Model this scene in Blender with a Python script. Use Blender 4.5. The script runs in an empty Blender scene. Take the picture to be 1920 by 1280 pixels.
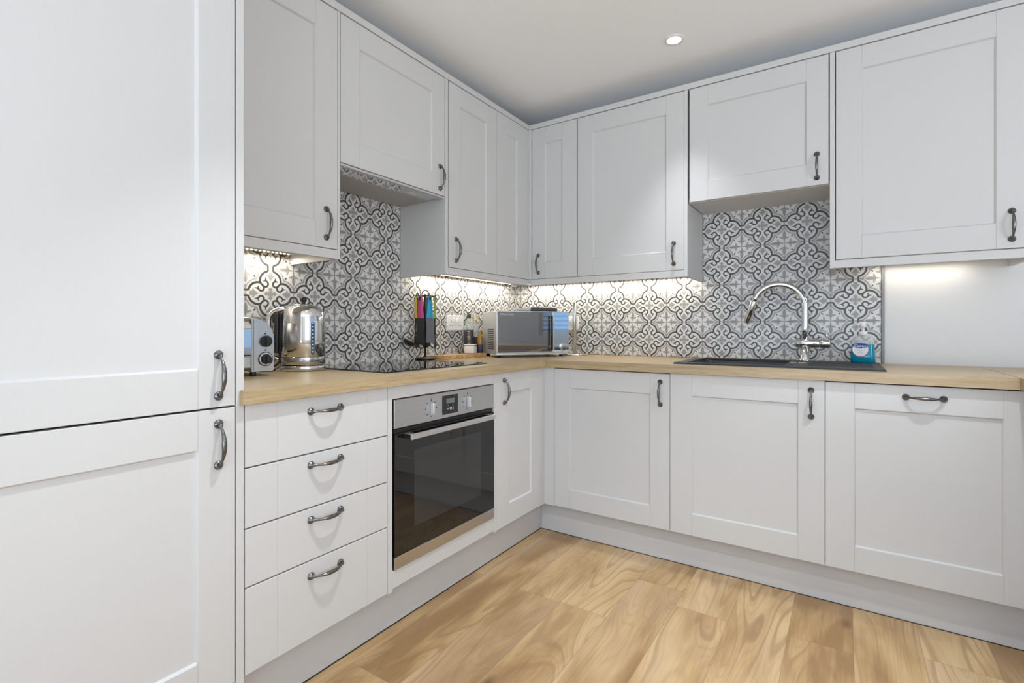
import bpy, bmesh, math, random
from mathutils import Vector, Matrix
random.seed(7)
PI = math.pi
SC = bpy.context.scene
COL = SC.collection

# ------------------------------------------------------------------ camera, world, exposure
cam_d = bpy.data.cameras.new('camera')
cam_d.sensor_fit = 'HORIZONTAL'
cam_d.sensor_width = 36.0
cam_d.lens = 938.0 / 1920.0 * 36.0
cam_d.shift_y = -(640.0 - 617.05) / 1920.0
cam_d.clip_start = 0.02
cam_d.clip_end = 60
cam = bpy.data.objects.new('camera', cam_d)
COL.objects.link(cam)
cam.location = (1.8988, -2.898, 1.0697)
cam.rotation_euler = (PI / 2, 0, 0.5877)
SC.camera = cam

SC.view_settings.view_transform = 'Standard'
SC.view_settings.look = 'None'
SC.view_settings.gamma = 1.0
SC.view_settings.use_curve_mapping = False
SC.view_settings.exposure = 0.10
SC.cycles.use_denoising = True
SC.cycles.max_bounces = 10
SC.cycles.diffuse_bounces = 6
SC.cycles.glossy_bounces = 5
SC.cycles.transmission_bounces = 8
SC.cycles.caustics_reflective = False
SC.cycles.caustics_refractive = False
SC.cycles.sample_clamp_indirect = 4.0

W = bpy.data.worlds.new('daylight'); SC.world = W; W.use_nodes = True
wn = W.node_tree.nodes; wl = W.node_tree.links
bg = wn['Background']
bg.inputs[0].default_value = (0.36, 0.62, 1.0, 1)
bg.inputs[1].default_value = 1.25

CEIL = 2.40
DOWN = [(1.245, -0.575), (1.245, -1.95), (1.245, -3.35), (2.30, -1.35), (2.75, -2.35), (2.75, -3.75), (4.0, -3.0)]
P_DOWN = 50.0
DIM = [0.85, 1.55, 0.20, 1.3, 1.0, 0.8, 0.8]
P_FILL_R = 39.0
P_FILL_F = 2.0
P_FILL_UP = 66.0
P_LED = 2.9     # watts per metre

def area(name, loc, rot, sx, sy, power, color=(1, 1, 1), shape='RECTANGLE', spread=180):
    d = bpy.data.lights.new(name, 'AREA'); d.shape = shape; d.size = sx
    if shape in ('RECTANGLE', 'ELLIPSE'): d.size_y = sy
    d.energy = power; d.color = color; d.spread = math.radians(spread)
    o = bpy.data.objects.new(name, d); COL.objects.link(o); o.location = loc; o.rotation_euler = rot
    return o
# added fill lights at two unseen window openings made up for them
area('side_fill', (4.36, -2.75, 1.55), (0, PI / 2 + .5, 0), 1.05, 1.4, P_FILL_R, (0.93, 0.97, 1.0))
area('front_fill', (1.95, -4.95, 1.25), (PI / 2, 0, 0), 2.9, 2.1, P_FILL_F, (.84, .93, 1.0))
# added upward fill inside the patio opening, brightens the ceiling
area('ceiling_fill', (1.95, -4.90, .75), (PI / 2 + 1.1, 0, 0), 2.7, 1.2, P_FILL_UP, (.89, .945, 1.0))
# recessed ceiling downlights
for i, (x, y) in enumerate(DOWN):
    d = bpy.data.lights.new('downlight_beam', 'SPOT'); d.energy = P_DOWN * DIM[i]
    d.spot_size = math.radians(84 if i else 66); d.spot_blend = 0.55 if i else 1.0; d.shadow_soft_size = 0.028; d.color = (0.93, 0.97, 1.0)
    o = bpy.data.objects.new('downlight_beam', d); COL.objects.link(o); o.location = (x, y, CEIL - 0.012)
# under-cabinet LED tape light (the tape itself is modelled below)
def led_light(a, b, z):
    a = Vector(a); b = Vector(b); L = (b - a).length
    o = area('led_tape_light', ((a.x + b.x) / 2, (a.y + b.y) / 2, z - 0.006), (0, 0, math.atan2(b.y - a.y, b.x - a.x)), L, 0.008, P_LED * L, (1.0, 0.92, 0.78))
    return o
LEDS = [((0.045, -2.17), (0.045, -1.72), 1.366), ((0.045, -0.99), (0.045, -0.13), 1.366),
        ((0.13, -0.045), (1.20, -0.045), 1.366), ((1.99, -0.05), (2.34, -0.05), 1.366)]
for a, b, z in LEDS: led_light(a, b, z).data.energy *= .33 if a[0] > 1.5 else 1.0

# ------------------------------------------------------------------ node maths helper
class E:
    def __init__(s, nt, sock): s.nt = nt; s.s = sock
    def _m(s, op, *a):
        n = s.nt.nodes.new('ShaderNodeMath'); n.operation = op
        for i, x in enumerate((s,) + a):
            if isinstance(x, E): s.nt.links.new(x.s, n.inputs[i])
            else: n.inputs[i].default_value = float(x)
        return E(s.nt, n.outputs[0])
    def __add__(s, o): return s._m('ADD', o)
    __radd__ = __add__
    def __sub__(s, o): return s._m('SUBTRACT', o)
    def __rsub__(s, o): return (s * -1.0) + o
    def __mul__(s, o): return s._m('MULTIPLY', o)
    __rmul__ = __mul__
    def __truediv__(s, o): return s._m('DIVIDE', o)
    def abs(s): return s._m('ABSOLUTE')
    def frac(s): return s._m('FRACT')
    def floor(s): return s._m('FLOOR')
    def sqrt(s): return s._m('SQRT')
    def min(s, o): return s._m('MINIMUM', o)
    def max(s, o): return s._m('MAXIMUM', o)
    def clamp(s): return s.max(0.0).min(1.0)
    def mask(s, aa=0.005): return (s * (-1.0 / aa) + 0.5).clamp()    # 1 inside (s<0)
def ln(a, b): return (a * a + b * b).sqrt()
def seg(u, v, x0, y0, x1, y1, r):
    dx, dy = x1 - x0, y1 - y0; L = dx * dx + dy * dy
    t = (((u - x0) * dx + (v - y0) * dy) / L).clamp()
    return ln(u - x0 - t * dx, v - y0 - t * dy) - r

# ------------------------------------------------------------------ materials
MATS = {}
def newmat(name, color=(.8, .8, .8), rough=.5, metal=0.0, **kw):
    m = bpy.data.materials.new(name); m.use_nodes = True
    b = m.node_tree.nodes['Principled BSDF']
    b.inputs['Base Color'].default_value = (*color, 1)
    b.inputs['Roughness'].default_value = rough
    b.inputs['Metallic'].default_value = metal
    for k, v in kw.items():
        k = k.replace('_', ' ')
        b.inputs[k].default_value = v
    MATS[name] = m
    return m
def NB(m): return m.node_tree, m.node_tree.nodes['Principled BSDF']
def objcoord(nt, scale=(1, 1, 1), kind='Object'):
    tc = nt.nodes.new('ShaderNodeTexCoord'); mp = nt.nodes.new('ShaderNodeMapping')
    mp.inputs['Scale'].default_value = scale
    nt.links.new(tc.outputs[kind], mp.inputs[0]); return mp.outputs[0]
def noise(nt, vec, scale, detail=3, rough=.5, dist=0):
    n = nt.nodes.new('ShaderNodeTexNoise'); n.inputs['Scale'].default_value = scale
    n.inputs['Detail'].default_value = detail; n.inputs['Roughness'].default_value = rough
    n.inputs['Distortion'].default_value = dist
    if vec is not None: nt.links.new(vec, n.inputs['Vector'])
    return n.outputs['Fac']
def ramp(nt, fac, stops, interp='LINEAR'):
    r = nt.nodes.new('ShaderNodeValToRGB'); r.color_ramp.interpolation = interp
    el = r.color_ramp.elements
    while len(el) < len(stops): el.new(0.5)
    for e, (p, c) in zip(el, stops):
        e.position = p; e.color = (*c, 1) if len(c) == 3 else c
    nt.links.new(fac, r.inputs[0]); return r.outputs[0]
def bump(nt, b, h, strength=.1, dist=.001):
    n = nt.nodes.new('ShaderNodeBump'); n.inputs['Strength'].default_value = strength; n.inputs['Distance'].default_value = dist
    nt.links.new(h, n.inputs['Height']); nt.links.new(n.outputs[0], b.inputs['Normal'])
def mixc(nt, fac, a, b, mode='MIX'):
    n = nt.nodes.new('ShaderNodeMix'); n.data_type = 'RGBA'; n.blend_type = mode
    def put(x, i):
        if isinstance(x, tuple): n.inputs[i].default_value = (*x, 1)
        else: nt.links.new(x, n.inputs[i])
    if isinstance(fac, (int, float)): n.inputs[0].default_value = fac
    else: nt.links.new(fac, n.inputs[0])
    put(a, 6); put(b, 7); return n.outputs[2]

def mottled(name, color, rough=.5, amt=.04, scale=(30, 30, 4), bstr=.05, **kw):
    """painted foil with a faint grain"""
    m = newmat(name, color, rough, **kw); nt, b = NB(m)
    f = noise(nt, objcoord(nt, scale), 6, 4)
    lo = tuple(c * (1 - amt) for c in color); hi = tuple(min(1, c * (1 + amt)) for c in color)
    nt.links.new(ramp(nt, f, [(0.3, lo), (0.7, hi)]), b.inputs['Base Color'])
    if bstr: bump(nt, b, f, bstr, .0006)
    return m
PAINT = mottled('grey_painted_foil', (.60, .60, .60), .45, .006, (40, 40, 3), .03)
CARC = mottled('cabinet_board_gap_shade', (.17, .17, .175), .5, .01, (20, 20, 20), .0)  # board colour darkened to put shade into the door gaps
GAPM = mottled('shadow_gap_board', (.25, .25, .255), .6, .02)
PLINTHM = mottled('plinth_foil', (.56, .56, .565), .4, .012, (3, 3, 40), .05)
WALLM = mottled('wall_emulsion', (.74, .745, .755), .75, .008, (6, 6, 6), .04)
CEILM = mottled('ceiling_emulsion', (.93, .945, .96), .85, .006, (5, 5, 5), .03)
WHITE = mottled('white_plastic', (.80, .80, .79), .3, .01)
UNDER = mottled('white_melamine', (.76, .75, .72), .45, .01)
BLACKP = mottled('black_plastic', (.012, .012, .013), .35, .1)
BLACKG = newmat('black_glass', (.004, .004, .005), .012, IOR=1.6); BLACKG.node_tree.nodes['Principled BSDF'].inputs['Specular IOR Level'].default_value = .5
DARKGAP = mottled('dark_void', (.01, .01, .01), .7, .1)
CHROME = mottled('chrome', (.80, .81, .82), .06, .02, (4, 4, 4), 0, metal=1.0)
def brushed(name, col, rough, sc=(2, 2, 220), amt=.09):
    m = newmat(name, col, rough, 1.0); nt, b = NB(m)
    f = noise(nt, objcoord(nt, sc), 3, 5, .6)
    nt.links.new(ramp(nt, f, [(.3, tuple(c * (1 - amt) for c in col)), (.7, tuple(min(1, c * (1 + amt)) for c in col))]), b.inputs['Base Color'])
    bump(nt, b, f, .06, .0004); return m
STEEL = brushed('brushed_steel', (.56, .56, .56), .28)
STEEL2 = brushed('brushed_steel_bar', (.66, .66, .66), .33)
SILVER = mottled('silver_paint', (.60, .61, .62), .38, .03, (10, 10, 10), 0, metal=.55)
ALU = brushed('cast_aluminium', (.58, .59, .60), .34, (9, 9, 9), .06)
def pewter():
    m = newmat('antique_pewter', (.16, .155, .15), .30, 1.0); nt, b = NB(m)
    f = noise(nt, objcoord(nt, (60, 60, 60)), 2, 4)
    nt.links.new(ramp(nt, f, [(.3, (.11, .105, .10)), (.62, (.21, .205, .20)), (.8, (.30, .29, .28))]), b.inputs['Base Color'])
    return m
PEWTER = pewter()
def emis(name, col, s):
    m = newmat(name, col, .5); b = m.node_tree.nodes['Principled BSDF']
    b.inputs['Emission Color'].default_value = (*col, 1); b.inputs['Emission Strength'].default_value = s; return m
LEDM = emis('led_emitter', (1.0, .84, .58), 9.0)
LAMPM = emis('downlight_lens', (1.0, .97, .92), 9.0)
LCDM = emis('lcd_grey', (.12, .13, .13), .12)
def thin_clear(name, tint, keep=.16):
    m = bpy.data.materials.new(name); m.use_nodes = True; nt = m.node_tree; b = nt.nodes['Principled BSDF']
    b.inputs['Base Color'].default_value = (*tint, 1); b.inputs['Roughness'].default_value = .05
    tr = nt.nodes.new('ShaderNodeBsdfTransparent'); tr.inputs[0].default_value = (*[.5 + .5 * c for c in tint], 1)
    lw = nt.nodes.new('ShaderNodeLayerWeight'); lw.inputs[0].default_value = .35
    f = E(nt, lw.outputs['Facing']) * .55 + keep
    mx = nt.nodes.new('ShaderNodeMixShader'); nt.links.new(f.clamp().s, mx.inputs[0]); nt.links.new(tr.outputs[0], mx.inputs[1]); nt.links.new(b.outputs[0], mx.inputs[2])
    nt.links.new(mx.outputs[0], nt.nodes['Material Output'].inputs[0]); return m
GLASS = newmat('clear_glass', (.92, .95, .95), .02); GLASS.node_tree.nodes['Principled BSDF'].inputs['Transmission Weight'].default_value = 1.0
def coloured(name, c, r=.35, **kw): return mottled(name, c, r, .03, **kw)
COMPOSITE = mottled('black_granite_composite', (.028, .029, .032), .48, .35, (300, 300, 300), .05)
TRIMM = mottled('tile_trim_grey', (.26, .26, .265), .45)

# ---- oak worktop
def oak(name, along):
    m = newmat(name, (.5, .35, .2), .34); nt, b = NB(m)
    sc = (1.3, 34, 34) if along == 'x' else (34, 1.3, 34)
    v = objcoord(nt, sc)
    f1 = noise(nt, v, 3.2, 6, .62, .5)
    v2 = objcoord(nt, tuple(s * 4 for s in sc))
    f2 = noise(nt, v2, 3.0, 3, .6)
    c = ramp(nt, f1, [(.25, (.325, .228, .120)), (.48, (.435, .328, .190)), (.75, (.51, .40, .25))])
    c2 = ramp(nt, f2, [(.35, (.80, .78, .74)), (.55, (1, 1, 1))])
    nt.links.new(mixc(nt, .8, c, c2, 'MULTIPLY'), b.inputs['Base Color'])
    bump(nt, b, f2, .08, .0004)
    return m
OAKY = oak('oak_laminate_lengthways', 'y'); OAKX = oak('oak_laminate_crossways', 'x')
def boardwood():
    m = newmat('acacia_board', (.5, .3, .15), .4); nt, b = NB(m)
    f = noise(nt, objcoord(nt, (18, 2.5, 30)), 3, 5, .6, .8)
    nt.links.new(ramp(nt, f, [(.3, (.36, .17, .06)), (.5, (.60, .37, .17)), (.7, (.72, .49, .26))]), b.inputs['Base Color']); return m
BOARDM = boardwood()

# ---- plank floor: boards run along Y, 190.5 mm wide
def floor_mat():
    m = newmat('oak_plank_floor', (.5, .35, .2), .33); nt, b = NB(m)
    tc = nt.nodes.new('ShaderNodeTexCoord'); sp = nt.nodes.new('ShaderNodeSeparateXYZ')
    nt.links.new(tc.outputs['Object'], sp.inputs[0])
    X = E(nt, sp.outputs[0]); Y = E(nt, sp.outputs[1])
    pw, L = .1905, 1.285
    r = (X - .588) / pw; row = r.floor(); rx = r.frac()
    # the end joints follow a stagger read per row
    off = {0: -1.845, 1: -2.45, 2: -1.158, 3: -2.1, 4: -.935, 5: -1.75, 6: -.905, 7: -1.6, 8: -.80, 9: -1.5}
    g = (row + 3.0) / 32.0 + 1 / 64.0
    stops = []
    for k in range(-3, 24):
        o = off.get(k, (k * .437) % L - 2.0)
        o = (o % L) / L
        stops.append(((k + 3) / 32.0, (o, o, o)))
    orr = ramp(nt, g.s, stops, 'CONSTANT')
    o = E(nt, orr)
    q = Y / L - o; cell = q.floor(); ry = q.frac()
    wn_ = nt.nodes.new('ShaderNodeTexWhiteNoise'); wn_.noise_dimensions = '2D'
    cx = nt.nodes.new('ShaderNodeCombineXYZ'); nt.links.new(row.s, cx.inputs[0]); nt.links.new(cell.s, cx.inputs[1])
    nt.links.new(cx.outputs[0], wn_.inputs['Vector'])
    seed = E(nt, wn_.outputs['Value']); seedc = nt.nodes.new('ShaderNodeSeparateColor'); nt.links.new(wn_.outputs['Color'], seedc.inputs[0])
    s2 = E(nt, seedc.outputs[1]); s3 = E(nt, seedc.outputs[2])
    def vec(ax, ay, zz):
        c = nt.nodes.new('ShaderNodeCombineXYZ')
        nt.links.new((X * ax + s2 * 37).s, c.inputs[0]); nt.links.new((Y * ay + s3 * 53).s, c.inputs[1]); nt.links.new((seed * zz).s, c.inputs[2])
        return c.outputs[0]
    # growth-ring figure: contour lines of a stretched, warped field
    base = E(nt, noise(nt, vec(4.6, .80, 91), 1.0, 1.6, .40, .45))
    rings = ((base * 15.0).frac() - .5).abs() * 2.0           # 0..1 triangle
    rings2 = ((base * 45.0 + 0.3).frac() - .5).abs() * 2.0
    blotch = E(nt, noise(nt, vec(7, 2.0, 17), 1.0, 3, .5, .3))
    fibre = E(nt, noise(nt, vec(150, 5, 31), 1.0, 4, .6))
    fig = E(nt, noise(nt, vec(3, 1.1, 7), 1.0, 1.5))          # where the figure is strong
    figm = ((fig - .38) * 5.0).clamp()
    line = (rings * -2.6 + 1.0).clamp() * figm * .60 + (rings2 * -2.0 + 1.0).clamp() * .22
    tone = blotch * 1.1 + fibre * .28 - .24 + (seed - .5) * .29
    c = ramp(nt, tone.s, [(.25, (.29, .170, .072)), (.42, (.43, .280, .132)), (.60, (.54, .375, .195)), (.80, (.615, .450, .255))])
    pink = E(nt, noise(nt, vec(4, 1.0, 77), 1.0, 2))
    c = mixc(nt, ((pink - .50) * 3.0).clamp().s, c, (.52, .375, .245))
    c = mixc(nt, line.clamp().s, c, (.26, .145, .065))
    # knots
    vo = nt.nodes.new('ShaderNodeTexVoronoi'); vo.inputs['Scale'].default_value = 1.0
    nt.links.new(vec(6.0, 2.6, 0), vo.inputs['Vector'])
    kd = E(nt, vo.outputs['Distance'])
    kn = E(nt, nt.nodes.new('ShaderNodeSeparateColor').outputs[0]); nt.links.new(vo.outputs['Color'], kn.s.node.inputs[0])
    knot = (kd * -7.5 + 1.0).clamp() * ((kn - .45) * 20).clamp()
    kn2 = (kd * -2.6 + 1.0).clamp() * ((kn - .45) * 20).clamp()
    c = mixc(nt, (kn2 * .45).s, c, (.30, .17, .08))
    c = mixc(nt, (knot * .9).s, c, (.085, .045, .022))
    ex = rx.min(1.0 - rx) * pw; ey = ry.min(1.0 - ry) * L
    gap = (ex.min(ey) - .0009).mask(.0012)
    c = mixc(nt, (gap * .55).s, c, (.16, .10, .06))
    nt.links.new(c, b.inputs['Base Color'])
    bump(nt, b, (fibre * .3 - gap * 2.0).s, .12, .0006)
    return m
FLOORM = floor_mat()

# ---- patterned tile
def tile_mat():
    m = newmat('patterned_tile', (.6, .6, .6), .32); nt, b = NB(m)
    tc = nt.nodes.new('ShaderNodeTexCoord'); sp = nt.nodes.new('ShaderNodeSeparateXYZ')
    nt.links.new(tc.outputs['UV'], sp.inputs[0])
    px = (E(nt, sp.outputs[0]).frac() - .5).abs(); py = (E(nt, sp.outputs[1]).frac() - .5).abs()
    u = px.max(py); v = px.min(py)
    D = ln(u - .25, v - .02)
    lobe = ((D - .194).abs() - .0225).max(.180 - u).max(.050 - v)
    edge = ((v - .054).abs() - .0200).max(.440 - u)
    sp_ = ((ln(u - .190, v - .105) - .056).abs() - .0185).max((v - .100).min(u - .160))
    s1 = seg(u, v, .135, .118, .160, .166, .0185)
    a1 = seg(u, v, .246, .088, .276, .100, .0170)
    a2 = seg(u, v, .276, .098, .312, .104, .0100)
    a3 = seg(u, v, .262, .100, .242, .136, .0130)
    s2 = seg(u, v, .163, .163, .200, .200, .0200)
    dark = lobe.min(s2).min(edge).min(sp_).min(s1).min(a1).min(a2).min(a3)
    fleur = ((u - .335).abs() / .092 + v / .062 - 1.0) * .05
    fl2 = seg(u, v, .350, .0, .352, .070, .017)
    fl3 = seg(u, v, .36, .0, .388, .010, .036)
    stem = (v - .022).max(u - .118)
    knob = ((u - .085).abs() / .050 + v / .050 - 1.0) * .05
    diag = seg(u, v, .0, .0, .050, .050, .010)
    band = ((D - .262).abs() - .0150).max(.10 - u)
    a = .5 - u; bb = .5 - v
    st = (ln((bb - .200) / .112, a / .041) - 1.0) * .04
    st2 = seg(a, bb, .0, .130, .045, .136, .028)
    st3 = seg(a, bb, .050, .137, .090, .146, .016)
    st4 = (a - bb * .17 - .003).max(bb - .16)
    mid = fleur.min(fl2).min(fl3).min(stem).min(knob).min(diag).min(band).min(st).min(st2).min(st3).min(st4)
    soft = (.222 - D).max(D - .250).max(.15 - u)
    p = (a + bb) * .7071; q = (bb - a) * .7071
    oval = (ln((p - .249) / .031, q / .0150) - 1.0) * .015
    lens = ((p - .095).abs() / .10 + q / .045 - 1.0) * .05
    dark = dark.min(oval)
    n = noise(nt, objcoord(nt, (1, 1, 1)), 60, 4)
    ne = (E(nt, n) - .5) * .10 + 1.0
    c = mixc(nt, (soft.mask() * .62).s, (.70, .698, .690), (.50, .50, .495))
    c = mixc(nt, mid.mask().s, c, (.325, .32, .312))
    c = mixc(nt, dark.mask().s, c, (.060, .057, .054))
    g = (.4945 - u).mask(.003)
    c = mixc(nt, (g * .75).s, c, (.16, .16, .16))
    cc = nt.nodes.new('ShaderNodeVectorMath'); cc.operation = 'SCALE'
    nt.links.new(c, cc.inputs[0]); nt.links.new(ne.s, cc.inputs['Scale'])
    nt.links.new(cc.outputs[0], b.inputs['Base Color'])
    bump(nt, b, (g * -1.0).s, .5, .001)
    return m
TILEM = tile_mat()

# ------------------------------------------------------------------ mesh builder
class MB:
    def __init__(s): s.v = []; s.f = []; s.sm = []; s.mi = []; s.cur = 0
    def add(s, vs, fs, smooth=False, M=None):
        o = len(s.v)
        for p in vs:
            p = Vector(p); s.v.append(tuple(M @ p) if M is not None else tuple(p))
        for f in fs:
            s.f.append(tuple(i + o for i in f)); s.sm.append(smooth); s.mi.append(s.cur)
        return s
    def box(s, x0, x1, y0, y1, z0, z1, bev=0.0, seg=1, M=None):
        x0, x1 = min(x0, x1), max(x0, x1); y0, y1 = min(y0, y1), max(y0, y1); z0, z1 = min(z0, z1), max(z0, z1)
        if bev <= 0:
            vs = [(x0, y0, z0), (x1, y0, z0), (x1, y1, z0), (x0, y1, z0), (x0, y0, z1), (x1, y0, z1), (x1, y1, z1), (x0, y1, z1)]
            return s.add(vs, [(0, 3, 2, 1), (4, 5, 6, 7), (0, 1, 5, 4), (1, 2, 6, 5), (2, 3, 7, 6), (3, 0, 4, 7)], False, M)
        bm = bmesh.new(); bmesh.ops.create_cube(bm, size=1)
        for v in bm.verts:
            v.co = Vector(((x0 + x1) / 2 + v.co.x * (x1 - x0), (y0 + y1) / 2 + v.co.y * (y1 - y0), (z0 + z1) / 2 + v.co.z * (z1 - z0)))
        bmesh.ops.bevel(bm, geom=bm.edges[:], offset=min(bev, .49 * min(x1 - x0, y1 - y0, z1 - z0)), segments=seg, affect='EDGES', profile=.5)
        s.frombm(bm, seg > 1, M, True); bm.free(); return s
    def frombm(s, bm, smooth=False, M=None, flat_sides=False):
        bm.verts.index_update(); bm.normal_update()
        k0 = len(s.sm)
        s.add([v.co.copy() for v in bm.verts], [tuple(v.index for v in f.verts) for f in bm.faces], smooth, M)
        if smooth and flat_sides:                      # only the rounded edge strips are shaded smooth
            for k, f in enumerate(bm.faces):
                if max(abs(c) for c in f.normal) > .999: s.sm[k0 + k] = False
        return s
    def lathe(s, prof, n=24, M=None, smooth=True, cap=True):
        """prof = [(r,z)...] around Z"""
        vs = []; fs = []
        for r, z in prof:
            for i in range(n):
                t = 2 * PI * i / n; vs.append((r * math.cos(t), r * math.sin(t), z))
        for k in range(len(prof) - 1):
            for i in range(n):
                j = (i + 1) % n; fs.append((k * n + i, k * n + j, (k + 1) * n + j, (k + 1) * n + i))
        s.add(vs, fs, smooth, M)
        if cap:
            o = len(s.v) - len(vs)
            if prof[0][0] > 1e-6: s.f.append(tuple(o + i for i in reversed(range(n)))); s.sm.append(False); s.mi.append(s.cur)
            if prof[-1][0] > 1e-6: s.f.append(tuple(o + (len(prof) - 1) * n + i for i in range(n))); s.sm.append(False); s.mi.append(s.cur)
        return s
    def tube(s, pts, rad, n=10, sx=1.0, M=None, up=(0, 0, 1)):
        """rad = number or list; sx squashes the section sideways"""
        pts = [Vector(p) for p in pts]; N = len(pts)
        if not isinstance(rad, (list, tuple)): rad = [rad] * N
        vs = []; fs = []; prev = None
        for i, p in enumerate(pts):
            t = (pts[min(i + 1, N - 1)] - pts[max(i - 1, 0)]).normalized()
            a = prev if prev is not None else Vector(up)
            if abs(a.dot(t)) > .95 and prev is None: a = Vector((1, 0, 0)) if abs(t.x) < .9 else Vector((0, 1, 0))
            a = (a - t * a.dot(t)).normalized(); prev = a
            c = t.cross(a)
            for k in range(n):
                th = 2 * PI * k / n
                vs.append(p + (a * math.cos(th) + c * math.sin(th) * sx) * rad[i])
        for i in range(N - 1):
            for k in range(n):
                j = (k + 1) % n; fs.append((i * n + k, i * n + j, (i + 1) * n + j, (i + 1) * n + k))
        s.add(vs, fs, True, M)
        o = len(s.v) - len(vs)
        s.f.append(tuple(o + k for k in reversed(range(n)))); s.sm.append(False); s.mi.append(s.cur)
        s.f.append(tuple(o + (N - 1) * n + k for k in range(n))); s.sm.append(False); s.mi.append(s.cur)
        return s
    def prism(s, poly, y0, y1, bev=0, M=None, smooth=False, axis='y', seg=2):
        """poly in (a,b): extruded; axis y: (x,z) polygon; axis z: (x,y) polygon"""
        bm = bmesh.new()
        mk = (lambda a, b, d: (a, d, b)) if axis == 'y' else (lambda a, b, d: (a, b, d))
        v0 = [bm.verts.new(mk(a, b, y0)) for a, b in poly]; v1 = [bm.verts.new(mk(a, b, y1)) for a, b in poly]
        bm.faces.new(v0); bm.faces.new(v1[::-1])
        n = len(poly)
        for i in range(n): bm.faces.new((v0[i], v0[(i + 1) % n], v1[(i + 1) % n], v1[i]))
        bmesh.ops.recalc_face_normals(bm, faces=bm.faces[:])
        if bev:
            es = [e for e in bm.edges if (e.verts[0] in v0) == (e.verts[1] in v0)]
            bmesh.ops.bevel(bm, geom=es, offset=bev, segments=seg, affect='EDGES')
        s.frombm(bm, smooth, M); bm.free(); return s
    def cyl(s, r, p0, p1, n=20, bev=0, M=None):
        p0 = Vector(p0); p1 = Vector(p1); d = p1 - p0; L = d.length
        R = d.to_track_quat('Z', 'Y').to_matrix().to_4x4(); R.translation = p0
        if M is not None: R = M @ R
        prof = [(r, 0), (r, L)] if not bev else [(r - bev, 0), (r, bev), (r, L - bev), (r - bev, L)]
        return s.lathe(prof, n, R)
    def sphere(s, c, r, n=16, sc=(1, 1, 1), M=None):
        bm = bmesh.new(); bmesh.ops.create_uvsphere(bm, u_segments=n, v_segments=n // 2, radius=r)
        for v in bm.verts: v.co = Vector((v.co.x * sc[0] + c[0], v.co.y * sc[1] + c[1], v.co.z * sc[2] + c[2]))
        s.frombm(bm, True, M); bm.free(); return s
    def build(s, name, mats, parent=None, loc=None, fix=False, angle=None):
        me = bpy.data.meshes.new(name); me.from_pydata(s.v, [], s.f); me.update()
        if not isinstance(mats, (list, tuple)): mats = [mats]
        for m in mats: me.materials.append(m)
        for p, sm, mi in zip(me.polygons, s.sm, s.mi): p.use_smooth = sm; p.material_index = mi
        o = bpy.data.objects.new(name, me); COL.objects.link(o)
        if parent is not None: o.parent = parent
        if loc is not None: o.location = loc
        if angle: me.set_sharp_from_angle(angle=math.radians(angle))
        return o
def tag(o, label=None, cat=None, group=None, kind=None):
    if label: o['label'] = label
    if cat: o['category'] = cat
    if group: o['group'] = group
    if kind: o['kind'] = kind
    return o
def thing(name, label, cat, loc=(0, 0, 0), rz=0, group=None):
    o = bpy.data.objects.new(name, None); COL.objects.link(o); o.empty_display_size = .05
    o.location = loc; o.rotation_euler = (0, 0, rz)
    return tag(o, label, cat, group)
def structure(mb, name, mat, **kw):
    o = mb.build(name, mat, **kw); o['kind'] = 'structure'; return o
def text_mb(s, size, M, extrude=.0002):
    cu = bpy.data.curves.new('lettering', 'FONT'); cu.body = s; cu.size = size; cu.extrude = extrude
    cu.align_x = 'CENTER'; cu.align_y = 'CENTER'
    o = bpy.data.objects.new('lettering', cu); COL.objects.link(o)
    dg = bpy.context.evaluated_depsgraph_get(); dg.update()
    me = o.evaluated_get(dg).to_mesh()
    mb = MB().add([v.co.copy() for v in me.vertices], [tuple(p.vertices) for p in me.polygons], False, M)
    o.evaluated_get(dg).to_mesh_clear(); bpy.data.objects.remove(o); bpy.data.curves.remove(cu)
    return mb
def face_M(x, y, z):   # text standing on a front face (local frame, facing -y)
    return Matrix.Translation((x, y, z)) @ Matrix.Rotation(PI / 2, 4, 'X')

XU, YU = .307, -.321          # front planes of the wall units
XB, YB = .580, -.610          # front planes of the base units
def rootL(name, label, cat, y0, xf, z=0, group=None): return thing(name, label, cat, (xf, y0, z), PI / 2, group)
def rootR(name, label, cat, x0, yf, z=0, group=None): return thing(name, label, cat, (x0, yf, z), 0, group)

# ------------------------------------------------------------------ the room
RX, RY = 4.40, -5.0
b = MB().box(-.05, RX + .1, RY - .1, .05, -.06, 0); structure(b, 'floor', FLOORM)
b = MB().box(-.05, RX + .1, RY - .1, .05, CEIL, CEIL + .06); structure(b, 'ceiling', CEILM)
b = MB().box(-.12, -.009, RY - .1, .1, 0, CEIL); structure(b, 'wall_left', WALLM)
b = MB().box(-.009, RX + .1, .009, .12, 0, CEIL); structure(b, 'wall_back', WALLM)
# right wall with window opening y -1.4..-.3, z 1.02..2.08
b = MB(); b.box(RX, RX + .12, RY - .1, -3.55, 0, CEIL).box(RX, RX + .12, -1.95, -1.2, 0, CEIL).box(RX, RX + .12, -.2, .1, 0, CEIL)
for ya, yb in ((-1.2, -.2), (-3.55, -1.95)): b.box(RX, RX + .12, ya, yb, 0, .98).box(RX, RX + .12, ya, yb, 2.12, CEIL)  # the longer opening is unseen, added to light the left units
structure(b, 'wall_right', WALLM)
b = MB(); b.box(-.05, .5, RY - .12, RY, 0, CEIL).box(3.4, RX + .1, RY - .12, RY, 0, CEIL).box(.5, 3.4, RY - .12, RY, 2.25, CEIL)  # wide patio opening out of view, added for fill light
structure(b, 'wall_front', WALLM)
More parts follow.
